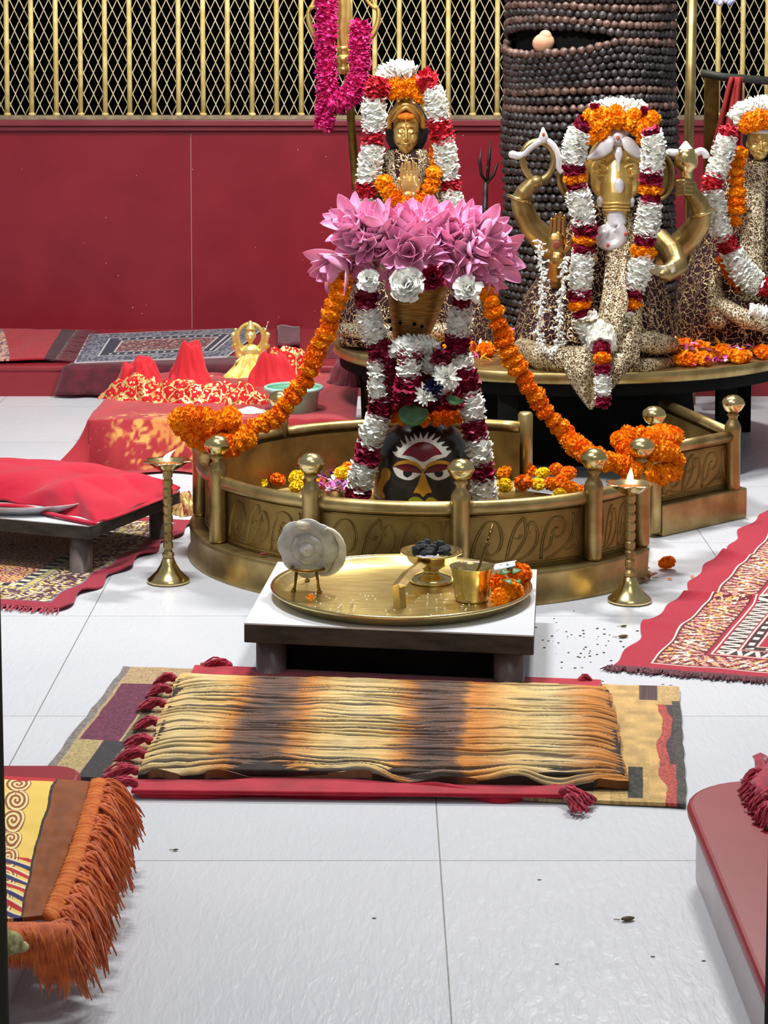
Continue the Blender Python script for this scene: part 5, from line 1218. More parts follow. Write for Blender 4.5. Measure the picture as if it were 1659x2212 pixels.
m = MB(); tubes(m, [G(1130, 752, -.06), G(1175, 775, -.14), G(1240, 778, -.2), G(1300, 770, -.2)], [.03, .04, .042, .03], 16); m.build('left_leg_brocade', BROC, gn)
m = MB(); tubes(m, [G(1450, 745, -.05), G(1420, 742, -.13), G(1370, 735, -.17), G(1330, 735, -.18)], [.024, .032, .032, .024], 16); m.build('right_leg_brocade', BROC, gn)
m = MB(); tubes(m, [G(1445, 786, -.08), G(1400, 792, -.16), G(1345, 795, -.19)], [.018, .026, .026], 14); m.build('foot_brocade', BROC, gn)
m = MB(); A = []
for i in range(24):
    t = i/23; y = 765+t*118; hw_ = 72*(1-t**1.5)+8*(1-t); cx_ = 1290-14*t
    A.append([tuple(G(cx_+q*hw_, y, -.258-.02*min(1, t*3)+.014*math.sin(q*6+t*3)+.008*q*q)) for q in np.linspace(-1, 1, 18)])
m.grid(A); o = m.build('hanging_panel', BROC, gn); s_ = o.modifiers.new('t', 'SOLIDIFY'); s_.thickness = .005
m = MB()
for pts in ([G(1350, 545, -.12), G(1345, 600, -.19), G(1352, 660, -.22), G(1330, 715, -.235)], [G(1210, 700, -.16), G(1300, 690, -.21), G(1350, 680, -.2)]): m.tube(even(pts, .01), .008, 6, flat=.4)
m.build('gold_trim', BROC, gn)
# attributes held
ho = thing('loop_goad', 'pale gold loop with horned top held in the statue raised left-side hand', 'ornament', G(1165, 360, -.02))
m = MB(); m.tube([G(1163+34*math.cos(a)*(1-.15*math.sin(a)), 348+42*math.sin(a), -.02) for a in np.linspace(0, 2*PI, 41)[:-1]], 7.5*u_, 12, closed=True); m.build('loop', BR, ho)
m = MB(); m.tube(even([G(1107, 334, -.02), G(1125, 336, -.02), G(1146, 318, -.02), G(1165, 306, -.02), G(1186, 308, -.02), G(1202, 330, -.02), G(1208, 360, -.02), G(1216, 372, -.02)], .006), 8.5*u_, 12)
m.tube([G(1174, 308, -.02), G(1174, 294, -.02), G(1173, 275, -.02)], [12*u_, 10*u_, 2*u_], 12); m.ell(G(1107, 334, -.02), 9*u_, n=10); m.build('horned_top', SILV, ho)
m = MB(); m.ell(G(1174, 290, -.035), (.005, .004, .006), n=8); m.build('red_dot', DOT, ho)
ho = thing('mace', 'pale gold mace with white cone tip held in the statue raised right-side hand', 'ornament', G(1484, 380, -.02))
m = MB(); c = G(1482, 372, -.02); m.lathe(c, [(0, -.06), (.016, -.06), (.018, 0), (.019, .004), (.03, .014), (.034, .03), (.033, .05), (.024, .068), (0, .072)], 24); m.build('mace_head', BRS, ho)
m = MB(); m.lathe(G(1481, 326, -.02), [(0, 0), (.024, 0), (.02, .008), (.004, .028), (0, .029)], 20); m.tube([G(1465, 332, -.02), G(1448, 329, -.02)], [10*u_, 8*u_], 10); m.ell(G(1448, 329, -.02), 8*u_, n=8)
m.tube(even([G(1498, 334, -.02), G(1514, 326, -.02), G(1524, 334, -.02), G(1526, 342, -.02)], .004), [8*u_]*len(even([G(1498, 334, -.02), G(1514, 326, -.02), G(1524, 334, -.02), G(1526, 342, -.02)], .004)), 10); m.build('white_wings', SILV, ho)
# garlands of the statue
garland('garland', 'white, maroon and orange garland framing the elephant-headed statue on its left side', pp([(1262, 265), (1245, 300), (1241, 345), (1242, 380), (1250, 430), (1262, 478), (1264, 500), (1258, 560), (1254, 610), (1252, 655), (1270, 700), (1290, 735)], YG-.16), .037,
        [('m', 22, .8), ('w', 82), ('m', 22), ('o', 24), ('m', 14, .9), ('w', 84), ('m', 24), ('o', 26), ('m', 20, .9), ('w', 88), ('m', 18), ('o', 30), ('m', 14, .9), ('w', 66, 1.15)], seed=21)
garland('garland', 'white, maroon and orange garland framing the elephant-headed statue on its right side', pp([(1404, 275), (1412, 310), (1410, 350), (1406, 390), (1404, 440), (1398, 490), (1392, 525), (1384, 580), (1368, 625), (1362, 655), (1345, 700), (1310, 735)], YG-.16), .037,
        [('m', 20, .8), ('w', 90), ('m', 26), ('o', 26), ('m', 18, .9), ('w', 80), ('m', 20, .95), ('o', 36, 1.02), ('w', 74), ('m', 22, .95), ('o', 26), ('m', 16, .9), ('w', 80, 1.1)], seed=22)
garland('garland', 'tail of the statue garland hanging over the brass table rim', pp([(1300, 720, YG-.22), (1300, 760, YG-.3), (1302, 800, YG-.32), (1302, 840, YG-.32), (1303, 872, YG-.32)], YG), .034, [('w', 46, 1.25), ('m', 20, .8), ('o', 24, .75), ('m', 14, .8), ('w', 44, .75), ('m', 16, .7)], seed=23)
CR = 'marigolds crowning the elephant-headed statue'
ct = thing('garland', 'crown of orange marigolds topped with white flowers on the elephant-headed statue', 'garland', G(1335, 260))
for x, y, r in [(1275, 295, .026), (1290, 272, .03), (1312, 262, .03), (1336, 258, .031), (1360, 264, .03), (1382, 276, .03), (1392, 296, .026), (1276, 252, .026), (1300, 246, .024), (1330, 242, .024), (1300, 288, .026), (1408, 258, .028), (1398, 268, .026), (1370, 248, .022)]:
    marigold(G(x, y, -.07), r, ct, 'o')
cluster(pp([(1280, 240), (1310, 236), (1335, 234), (1365, 236), (1390, 242)], YG-.03), .034, 'w', ct, random.Random(4))
for x, y in ((1257, 265), (1285, 238), (1392, 246), (1412, 280)): bloom('rose', G(x, y, -.06), .022, MAROON, '', n=20, seed=x, pw=.8, parent=ct)
# jasmine string
t = thing('jasmine_string', 'loose string of white jasmine buds hanging beside the raised brass palm', 'garland', G(1175, 560, -.2)); rs = random.Random(6)
for pts in ([(1163, 520), (1168, 560), (1172, 600), (1168, 640), (1170, 680), (1160, 715), (1175, 745), (1195, 770)], [(1222, 555), (1215, 600), (1212, 650), (1210, 690), (1205, 735), (1190, 760)]):
    ev = even(pp(pts, YG-.2), .011); m = MB(); m.tube(ev, .0018, 5)
    for c in ev:
        for q in range(3):
            d = Vector((rs.uniform(-1, 1), rs.uniform(-1, .1), rs.uniform(-1.2, .5))).normalized(); e = c+d*rs.uniform(.012, .02); m.tube([c, c.lerp(e, .6), e], [.0018, .0036, .0008], 6)
            if q == 0:
                for z_ in range(5): petal(m, e, d+Vector((rs.uniform(-1, 1), rs.uniform(-1, 1), rs.uniform(-1, 1)))*.9, d, .011, .006)
    m.build('jasmine_buds', WHITE, t)
# ================================================================ LEFT STATUE (hands folded)
YP = 6.55; up_ = YP/4600
def Q(x, y, dy=0.): return P(x, y, YP+dy)
ps_ = thing('praying_statue', 'brass statue with folded hands and golden crown in sequined robe behind the lotus heap', 'statue', (Q(882, 700).x, YP+.05, ZT2))
m = MB(); face(m, Q(877, 288), 31*up_, 50*up_)
remeshed(m, 'head', GOLD, ps_, .0018, 3)
m = MB()
m.tube([Q(877+37*math.cos(a), 272-46*math.sin(a), -.035*math.sin(a)-.01) for a in np.linspace(-.1, PI+.1, 30)], [6*up_+.0008*math.sin(i*2) for i in range(30)], 10)
m.tube([Q(848, 262, -.03), Q(862, 240, -.045), Q(877, 232, -.05), Q(892, 240, -.045), Q(906, 262, -.03)], [5*up_]*5, 8)
m.lathe(Q(877, 236, .0), [(0, -.01), (.032, -.008), (.03, .01), (.022, .022), (.024, .03), (.016, .042), (0, .05)], 20)
for x, y in ((862, 224), (877, 218), (892, 226), (870, 212), (886, 210)): m.ell(Q(x, y, -.02), (.011, .01, .01), n=10)
m.build('crown', GOLD, ps_)
m = MB(); m.ell(Q(878, 278, .03), (48*up_, .045, 62*up_), n=20); m.build('hair', DARK, ps_)
m = MB(); m.tube([Q(876, 258, -.048), Q(877, 270, -.05), Q(877, 276, -.05)], [.0015, .004, .003], 8, flat=.5); m.ell(Q(877, 250, -.04), (22*up_, .006, 9*up_), n=12); m.build('forehead_mark', M('turmeric_mark', srgb(236, 150, 20), srgb(220, 80, 10), 60, .7), ps_)
lv = [(Q(0, 322).z, Q(878, 0).x, YP+.03, .055, .045), (Q(0, 345).z, Q(878, 0).x, YP+.03, .085, .06), (Q(0, 400).z, Q(880, 0).x, YP+.03, .12, .08), (Q(0, 500).z, Q(885, 0).x, YP+.03, .15, .1), (Q(0, 600).z, Q(895, 0).x, YP+.03, .2, .13), (Q(0, 670).z, Q(900, 0).x, YP+.03, .235, .15), (ZT2+.004, Q(905, 0).x, YP+.03, .24, .155)]
robe('robe', lv, ROBE, ps_, 26, .005, 5)
m = MB(); A = []
for s in (-1, 1):
    m.grid([[tuple(Q(877+s*(34+12*t-30*t*t+q*9), 325+t*95, -.02-.055*t+.01*q)) for q in np.linspace(-1, 1, 6)] for t in np.linspace(0, 1, 16)])
o = m.build('brocade_stole', BROC, ps_); s_ = o.modifiers.new('t', 'SOLIDIFY'); s_.thickness = .004
m = MB()
for s in (-1, 1):
    hand(m, Q(884+s*8, 420, -.13), (-.03*s, .1, 1), (s*.75, -.65, 0), (-s*.65, -.75, 0), .108, curl=.05, tog=True)
    tubes(m, [Q(886+s*8, 422, -.13), Q(886+s*34, 446, -.09), Q(886+s*60, 440, .0)], [.014, .017, .02], 12)
remeshed(m, 'folded_hands', M('hand_brass', srgb(206, 158, 92), srgb(226, 186, 118), 14, .34, .7), ps_, .0016, 2)
m = MB(); tubes(m, [Q(735, 712, -.06), Q(790, 716, -.12), Q(880, 722, -.14), Q(960, 716, -.12), Q(1030, 700, -.04)], [.02, .026, .03, .026, .02], 14); m.build('brocade_hem', BROC, ps_)
garland('garland', 'white and red garland framing the praying statue on its left side', pp([(826, 175), (812, 200), (808, 235), (808, 275), (808, 300), (802, 335), (797, 370), (793, 405), (788, 425), (792, 465), (800, 500)], YP-.1), .039,
        [('r', 46, 1.0), ('w', 78), ('r', 30, .95), ('w', 92), ('r', 40), ('w', 80)], seed=31)
garland('garland', 'white and red garland framing the praying statue on its right side', pp([(914, 165), (928, 190), (942, 215), (946, 245), (950, 275), (960, 310), (964, 345), (970, 385), (975, 420), (982, 460), (985, 500)], YP-.1), .037,
        [('r', 30, .9), ('w', 62), ('r', 44, 1.05), ('w', 76), ('r', 26, 1), ('w', 80)], seed=32)
marigold_string('garland', 'orange marigold loop across the chest of the praying statue', pp([(828, 395), (836, 415), (850, 430), (872, 440), (895, 440), (920, 428), (932, 405), (936, 375)], YP-.13), .028, seed=33, gap=.8)
marigold_string('garland', 'thin orange marigold string behind the white garland right of the praying statue', pp([(940, 300), (940, 330), (940, 360)], YP-.06), .018, seed=34)
ct = thing('garland', 'orange marigold band and white blooms on top of the praying statue', 'garland', Q(870, 180))
for x, y in ((846, 198), (862, 194), (880, 192), (898, 194), (912, 206), (852, 182), (872, 180), (892, 180), (905, 184)): marigold(Q(x, y, -.06), .028, ct, 'o')
cluster(pp([(822, 168), (845, 156), (868, 152), (890, 158)], YP-.05), .038, 'w', ct, random.Random(9)); bloom('rose', Q(922, 172, -.06), .038, RED, '', n=40, seed=3, pw=.4, parent=ct)
bloom('rose', Q(815, 198, -.07), .044, RED, '', n=50, seed=5, pw=.4, parent=ct)
# ================================================================ RIGHT STATUE
YR = 6.5; ur = YR/4600
def S_(x, y, dy=0.): return P(x, y, YR+dy)
rt_ = thing('robed_statue', 'brass statue in gold sequined robe at the right edge of the altar table', 'statue', (S_(1650, 700).x, YR+.05, ZT2))
m = MB(); face(m, S_(1640, 312), 27*ur, 38*ur); remeshed(m, 'head', GOLD, rt_, .0017, 3)
m = MB(); m.ell(S_(1643, 300, .03), (40*ur, .04, 52*ur), n=20); m.build('hair', DARK, rt_)
m = MB(); m.lathe(S_(1642, 288, .0), [(0, 0), (.038, 0), (.036, .014), (.024, .03), (0, .06)], 20); m.build('crown', SILV, rt_)
lv = [(S_(0, 345).z, S_(1645, 0).x, YR+.04, .05, .045), (S_(0, 365).z, S_(1645, 0).x, YR+.04, .09, .07), (S_(0, 440).z, S_(1648, 0).x, YR+.04, .13, .09), (S_(0, 520).z, S_(1650, 0).x, YR+.04, .17, .12), (S_(0, 600).z, S_(1652, 0).x, YR+.04, .235, .15), (S_(0, 680).z, S_(1655, 0).x, YR+.04, .262, .17), (ZT2+.003, S_(1655, 0).x, YR+.04, .262, .17)]
robe('robe', lv, ROBE, rt_, 30, .006, 8)
m = MB(); m.grid([[tuple(S_(1628+q*26-6*t, 350+t*300, -.03-.09*min(1, t*1.4)+.01*q*q)) for q in np.linspace(-1, 1, 10)] for t in np.linspace(0, 1, 30)]); o = m.build('brocade_front', BROC, rt_); s_ = o.modifiers.new('t', 'SOLIDIFY'); s_.thickness = .004
m = MB(); tubes(m, [S_(1545, 600, -.09), S_(1545, 650, -.12), S_(1550, 690, -.14)], [.02, .026, .03], 12); tubes(m, [S_(1560, 660, -.15), S_(1610, 690, -.18), S_(1680, 700, -.19)], [.025, .03, .03], 14); m.build('brocade_legs', BROC, rt_)
garland('garland', 'white and red garland sweeping down the left side of the right-hand statue', pp([(1575, 272), (1570, 300), (1560, 340), (1546, 375), (1538, 400), (1545, 440), (1550, 480), (1562, 510), (1580, 545), (1600, 580), (1630, 610), (1665, 625)], YR-.14), .036,
        [('r', 24, .85), ('w', 92), ('r', 30), ('w', 110), ('r', 34), ('w', 96, 1.15), ('r', 30, .9)], seed=41)
marigold_string('garland', 'column of orange marigolds beside the white garland of the right-hand statue', pp([(1594, 330), (1592, 360), (1590, 400), (1590, 440), (1588, 475)], YR-.1), .027, seed=42, gap=1.0)
marigold_string('garland', 'dull orange marigold string edging the lower white garland of the right-hand statue', pp([(1560, 560), (1575, 590), (1595, 620), (1615, 640)], YR-.1), .018, seed=43, kind='d')
garland('garland', 'short white flower roll at the feet of the right-hand statue', pp([(1620, 668), (1650, 676), (1690, 680)], YR-.2), .024, [('w', 60), ('w', 40)], seed=44)
ct = thing('garland', 'orange marigold band and white flowers on the head of the right-hand statue', 'garland', S_(1630, 250))
for x, y in ((1612, 270), (1630, 264), (1650, 262), (1670, 264), (1618, 258), (1640, 252), (1660, 254)): marigold(S_(x, y, -.05), .028, ct, 'o')
cluster(pp([(1585, 262), (1605, 242), (1630, 232), (1660, 230), (1690, 236)], YR-.03), .036, 'w', ct, random.Random(19))
# ================================================================ FLOWERS ON THE TABLE
rs = random.Random(77)
def ontable(x, y): return F(x, y, ZT2)
for i in range(84):
    if i < 60: x, y = rs.uniform(1462, 1655), rs.uniform(722, 790); side = 'right of the elephant-headed statue'
    else: x, y = rs.uniform(925, 1110), rs.uniform(705, 782); side = 'left of the elephant-headed statue'
    c = ontable(x, y)
    if math.hypot(c.x-TB[0], c.y-TB[1]) > TRR-.03: continue
    r = rs.uniform(.02, .03); marigold(c+Vector((0, 0, r*.6)), r, None, rs.choice('oood'), 'orange marigold lying on the altar table %s' % side, 'marigolds on the altar table, '+side, squash=.75)
m = MB()
for k in range(520):
    x, y = (rs.uniform(1462, 1659), rs.uniform(722, 792)) if k < 340 else (rs.uniform(925, 1110), rs.uniform(695, 785)); c = ontable(x, y)
    if math.hypot(c.x-TB[0], c.y-TB[1]) > TRR-.02: continue
    d = Vector((rs.uniform(-1, 1), rs.uniform(-1, 1), rs.uniform(0, .9))); petal(m, c+Vector((0, 0, rs.uniform(.003, .03))), d, (0, 0, 1), rs.uniform(.016, .034), rs.uniform(.01, .018), cup=.3, tip=.35, mi=rs.choice([0, 0, 0, 1, 1, 2, 3]))
tag(m.build('scattered_petals', [ORANGE, PURP, WHITE, MAROON]), 'orange, pink and white petals strewn over the altar table', 'petals', kind='stuff')
# ================================================================ TRIDENTS, POLE, CLOTH
YT = 7.15; ut = YT/4600
def T(x, y, dy=0.): return P(x, y, YT+dy)
tr_ = thing('trident', 'tall golden trident with dark pole behind the praying statue, draped in magenta garland', 'trident', (T(772, 420).x, YT, 0))
m = MB(); m.tube([(T(790, 900).x, YT, 0), T(770, 420), T(756, 225), T(748, 120)], 9*ut, 12); m.build('pole', BRD, tr_)
m = MB(); m.tube(even([T(742, 160), T(742, 135), T(742, 110), T(740, 90), T(738, 60), T(740, 20), T(738, -40)], .01), [13*ut, 9*ut, 16*ut, 10*ut]*2+[18*ut]*100 if False else 12*ut, 12)
for x, y, r in ((742, 150, 15), (742, 128, 18), (741, 105, 14)): m.ell(T(x, y), (r*ut, r*ut, r*.75*ut), n=14)
m.ell(T(738, 30), (22*ut, .012, 58*ut), n=18)
m.build('centre_prong', GOLD, tr_)
for s in (-1, 1):
    m = MB(); ev = even([T(742+s*4, 112), T(742+s*40, 100), T(742+s*66, 70), T(742+s*76, 30), T(742+s*64, 0), T(742+s*60, -40)], .008); n = len(ev); m.tube(ev, [.008+.008*math.sin(PI*min(1, i/n*1.3)) for i in range(n)], 10, flat=.6); m.tube(even([T(742+s*72, 20, -.01), T(742+s*56, 8, -.012), T(742+s*44, -12, -.012)], .01), .006, 8); m.build('side_prong', GOLD, tr_)
def mg(name, pts, label, seed):
    garland(name, label, pts, .04, [('p', 60), ('p', 60)], seed=seed)
mg('garland', pp([(706, -40), (705, 40), (703, 110), (706, 170), (706, 220), (700, 275)], YT-.08), 'long magenta petal garland on the left prong of the golden trident', 51)
mg('garland', pp([(778, 45), (776, 100), (776, 150), (764, 195), (738, 220), (712, 222)], YT-.1), 'magenta petal garland curving down from the right prong to the left strand', 52)
mg('garland', pp([(760, 190), (785, 196), (815, 198)], YT-.09), 'short magenta garland tail reaching towards the praying statue head', 53)
YI = 7.2
def I(x, y, dy=0.): return P(x, y, YI+dy)
ti = thing('iron_trident', 'small dark iron trident between the lotus heap and the bead column', 'trident', (I(1046, 600).x, YI, 0)); ui = YI/4600
m = MB(); m.tube([(I(1046, 600).x, YI, 0), I(1047, 470), I(1050, 392)], [7*ui, 7*ui, 5*ui], 10); m.build('shaft', IRON, ti)
for pts, rr in (([I(1052, 392), I(1055, 360), I(1057, 335), I(1061, 298)], [5, 7, 6, 1]), ([I(1051, 395), I(1040, 378), I(1036, 350), I(1040, 318)], [5, 6, 6, 1]), ([I(1053, 395), I(1066, 378), I(1073, 356), I(1077, 350)], [5, 6, 5, 1])):
    m = MB(); m.tube(pts, [r*ui for r in rr], 8, flat=.6); m.build('prong', IRON, ti)
m = MB(); m.lathe(I(1054, 362), [(.006, -.004), (.0095, 0), (.006, .004)], 10); m.build('ring', BRS, ti)
m = MB(); m.tube([(P(1491, 900, 7.5).x, 7.5, 0), P(1488, 300, 7.5), P(1497, -60, 7.5)], .018, 14); tag(m.build('brass_pole', BR), 'upright brass pole between the bead column and the right-hand statue', 'pole')
m = MB(); m.tube([P(1515, 158, 7.3), P(1560, 166, 7.3), P(1700, 178, 7.32)], .014, 10); tag(m.build('dark_bar', M('dark_bar', srgb(38, 40, 36), srgb(60, 62, 54), 20, .6)), 'dark horizontal bar behind the right-hand statue carrying a red cloth', 'bar')
m = MB(); m.box((P(1530, 180, 7.35).x-.01, 7.34, .1), (P(1545, 180, 7.35).x+.012, 7.38, P(1540, 168, 7.35).z)); m.box((P(1700, 180, 7.35).x, 7.34, .1), (P(1716, 180, 7.35).x, 7.38, P(1700, 176, 7.35).z)); tag(m.build('wooden_upright', BRD, smooth=False, bev=.002), 'dull brass uprights holding the dark bar at the right', 'stand')
m = MB(); A = []
for i in range(30):
    t = i/29; y = 166+t*420; w0 = 30+14*t; cx_ = 1592-44*t**.8
    A.append([tuple(P(cx_+q*w0*(.45+.55*min(1, t*3)), y, 7.26-.02*math.sin(q*5+t*4)+.012*math.sin(q*11))) for q in np.linspace(-1, 1, 24)])
m.grid(A); o = m.build('hanging_cloth', M('faded_red_cloth', srgb(136, 24, 28), srgb(170, 50, 44), 6, .85, bmp=.3, bscale=200)); tag(o, 'faded red cloth hanging from the dark bar beside the right-hand statue', 'cloth'); s = o.modifiers.new('t', 'SOLIDIFY'); s.thickness = .004
m = MB(); 
for k in range(6): m.ell(P(1548+k*7, 2+4*math.sin(k*2), 7.4), (.011, .01, .012), n=8)
tag(m.build('hanging_ornament', M('white_blue_ornament', srgb(230, 226, 236), srgb(120, 130, 190), 50, .4)), 'small white and blue ornament hanging at the top right in front of the grille', 'ornament')
# ================================================================ CLOTH-COVERED LOW ALTAR ON THE LEFT
ZA = .14
def AL(x, y, dz=0.): return F(x, y, ZA+dz)
al = thing('draped_low_table', 'low table draped in worn red cloth with faded gold print, left of the railing', 'table', (-.5, 6.7, 0))
fl, fr2, bkl, bkr = AL(196, 905), AL(470, 930), AL(245, 806), AL(742, 792)
X0, X1, Y0_, Y1_ = fl.x, -.10, 6.32, 7.25
DRAPE = MC('worn_print_cloth', .8, .3, 200, .002, .3)
nu, nv = 260, 260; m = MB()
U, V = np.meshgrid(np.linspace(-.16, 1.02, nu), np.linspace(-.22, 1.02, nv))
Xw = X0+(X1-X0)*U; Yw = Y0_+(Y1_-Y0_)*V+.03*(1-np.clip(U, 0, 1))
ou = np.clip(-U, 0, 1)*(X1-X0); ov = np.clip(-V, 0, 1)*(Y1_-Y0_)
drop = np.maximum(ou*1.0, ov*.9); k1 = np.clip(drop/.12, 0, 1)
fold = np.sin(Xw*26+1.3*np.sin(Yw*5))*.02*k1*(ov > 0)+np.sin(Yw*24)*.014*k1*(ou > 0)
Zw = ZA-np.clip(drop-.01, 0, None)*1.25+.004*vn(Xw*9, Yw*9, 4)+.007*vn(Xw*22, Yw*6, 5)*(1-k1)
Zw = np.maximum(Zw, .006+.004*vn(Xw*30, Yw*30, 8))
Xw2 = np.where(ou > 0, X0-ou*.62-.0*k1, Xw)+np.where(ou > 0, fold, 0)*.8; Yw2 = np.where(ov > 0, Y0_-ov*.6, Yw)+np.where(ov > 0, fold, 0)
red = np.array(srgb(150, 18, 32)); rose = np.array(srgb(176, 44, 54)); gold = np.array(srgb(232, 180, 92)); org = np.array(srgb(206, 70, 40))
n1 = vn(Xw*14, Yw*10, 2); c = red+(rose-red)*n1[..., None]
g1 = (vn(Xw*110+3*vn(Xw*40, Yw*40, 3), Yw*110, 9)+vn(Xw*34, Yw*34, 6))*.5; reg = np.clip(1.25-np.hypot((Xw-(-.60))/.24, (Yw-6.33)/.13), 0, 1)
a_ = np.clip((g1-.66+.3*reg)*5, 0, 1)*np.clip(reg*2.2, 0, 1)*.8; c = c*(1-a_[..., None])+gold*a_[..., None]
a2 = np.clip((vn(Xw*30, Yw*30, 12)-.5)*4, 0, 1)*np.clip(reg*1.5, 0, 1)*.4; c = c*(1-a2[..., None])+org*a2[..., None]
m.grid(np.stack([Xw2, Yw2, Zw], -1)); m.build('cloth', DRAPE, al, cols=c.reshape(-1, 3))
m = MB(); m.box((X0+.01, Y0_+.02, ZA-.05), (X1-.02, Y1_-.02, ZA-.012)); m.build('top', BLACK, al, smooth=False)
for x, y in ((X0+.06, Y0_+.08), (X1-.06, Y0_+.3), (X0+.06, Y1_-.08), (X1-.06, Y1_-.08)): m = MB(); m.box((x-.03, y-.03, 0), (x+.03, y+.03, ZA-.05)); m.build('leg', BLACK, al, smooth=False)
def heap(name, label, c, rx, ry, h, mat, seed, peak=None, group=None, cat='cloth bundle', amp=.25, n=96):
    rs = np.random.RandomState(seed); m = MB(); c = np.array(c); th = np.linspace(0, 2*PI, n+1)[:-1]; pk = peak or (0, 0); A = []
    ph = rs.uniform(0, 6, 8)
    lob = 1+amp*(.5*np.sin(th*2+ph[0])+.4*np.sin(th*3+ph[1])+.25*np.sin(th*5+ph[2]))
    for i in range(34):
        s = i/33; r = s**.85
        prof = (1-s**1.8)*(1+.12*math.sin(s*9+ph[3])); tw = s*.9
        rid = np.abs(np.sin(th*3.5+ph[4]+tw*3))-.5+.6*(np.abs(np.sin(th*6+ph[5]-tw*5))-.5)+.3*(np.abs(np.sin(th*11+ph[6]+tw*4))-.5)
        k = lob*(1+amp*.7*rid*min(1, s*1.6))
        x = c[0]+pk[0]*(1-s)+rx*r*k*np.cos(th); y = c[1]+pk[1]*(1-s)+ry*r*k*np.sin(th)
        z = h*prof*(1+amp*.5*rid*min(1, 3*s)*(1-s))+h*.22*(vn(x*38+seed, y*38, seed)-.5)*min(1, 4*s)*(1-s**4)*2
        A.append(np.stack([x, y, c[2]+np.maximum(z, 0)+.001], -1))
    m.grid(A, closeu=True); o = m.build(name, mat); tag(o, label, cat, group); return o
REDC = M('bright_red_cloth', srgb(204, 14, 32), srgb(222, 30, 44), 10, .75, sheen=.2)
heap('cloth_bundle', 'red cloth bundle with gold print at the left end of the draped table', AL(300, 862), .10, .08, .075, REDGOLD, 1)
heap('cloth_bundle', 'plain red cloth folded over the left gold-printed bundle', AL(300, 832), .07, .05, .095, REDC, 2)
heap('cloth_bundle', 'gold-printed red bundle in the front middle of the draped table', AL(395, 868), .1, .07, .07, REDGOLD, 3)
heap('cloth_bundle', 'tall pointed red cloth standing behind the middle bundle', AL(412, 838, 0), .075, .06, .15, REDC, 4, peak=(-.01, 0), amp=.15)
heap('cloth_bundle', 'rolled red and gold cloth in front of the small golden idol', AL(480, 870), .1, .06, .055, REDGOLD, 5)
heap('cloth_bundle', 'gold-printed red cloth just left of the green bowl', AL(530, 872), .08, .06, .06, REDGOLD, 6)
heap('cloth_bundle', 'pointed red cloth right of the small golden idol', AL(595, 835), .085, .06, .105, REDC, 7, peak=(-.02, 0), amp=.15)
heap('cloth_bundle', 'red and yellow printed cloth behind the marigold string right of the idol', AL(625, 815), .1, .07, .1, REDGOLD, 8)
heap('cloth_bundle', 'low white cloth in front of the green bowl', AL(540, 893), .06, .03, .018, M('white_cloth', srgb(232, 226, 218), rough=.8), 9)
bw = AL(633, 896); bw.y += .05
bo = thing('green_bowl', 'pale green enamel bowl on the draped table behind the marigold string', 'bowl', bw)
m = MB(); rb = 63*bw.y/4600; hb = .075; m.lathe(bw, [(0, .002), (rb*.72, 0), (rb*.8, .006), (rb*.88, hb*.8), (rb*.98, hb*.97), (rb, hb), (rb*.97, hb+.003), (rb*.86, hb*.9), (rb*.78, .012), (0, .01)], 40); m.build('bowl', M('green_enamel', srgb(120, 192, 156), srgb(140, 206, 172), 9, .3), bo)
m = MB(); m.tube([bw+Vector((rb*.98*math.cos(a), rb*.98*math.sin(a), hb+.001)) for a in np.linspace(0, 2*PI, 49)[:-1]], .006, 8, closed=True); m.build('rim', M('green_rim', srgb(172, 220, 204), rough=.3), bo)
# small golden idol
YD = AL(530, 815).y; ud = YD/4600
def D(x, y, dy=0.): return P(x, y, YD+dy)
idl = thing('golden_idol', 'small golden many-armed idol in yellow dress on the draped table', 'statue', (D(530, 830).x, YD, ZA))
m = MB(); c = D(541, 726)
face(m, c, 12*ud, 17*ud); m.ell(D(541, 762), (24*ud, .02, 20*ud), n=14); m.lathe(D(541, 712), [(0, 0), (.018, 0), (.014, .01), (.005, .03), (0, .032)], 14)
m.tube([D(541+27*math.cos(a), 728-29*math.sin(a), .02) for a in np.linspace(0, 2*PI, 31)[:-1]], .007, 8, closed=True)
for s in (-1, 1):
    for (x1, y1, x2, y2) in ((28, 770, 34, 745), (30, 762, 38, 724), (22, 776, 30, 782), (24, 758, 32, 712)): tubes(m, [D(541+s*15, 758), D(541+s*x1, y1, -.01), D(541+s*x2, y2, -.015)], [.008, .007, .006], 8)
    m.ell(D(541+s*36, 724), (.012, .008, .012), n=10); m.ell(D(541+s*36, 748), (.01, .008, .01), n=10)
remeshed(m, 'body', M('idol_gold', srgb(240, 216, 110), srgb(252, 238, 160), 40, .3, .6), idl, .0022, 2)
m = MB(); m.tube([D(568, 760), D(573, 720), D(579, 694)], [.004, .003, .001], 8); m.build('spear', BRS, idl)
robe('yellow_dress', [(D(0, 765).z, D(538, 0).x, YD, .03, .024), (D(0, 790).z, D(535, 0).x, YD, .05, .035), (D(0, 820).z, D(525, 0).x, YD, .085, .06), (ZA+.002, D(520, 0).x, YD-.01, .12, .08)], M('yellow_gold_cloth', srgb(250, 206, 60), srgb(255, 240, 150), 45, .45, .15, .6, 90, lo=.3, hi=.6), idl, 22, .009, 4)
# dark cloth at the right end of the table
o = heap('dark_cloth', 'very dark cloth heaped between the draped table and the altar table', Vector((-.115, 7.05, ZA)), .06, .08, .1, DKRED, 12, amp=.3); 
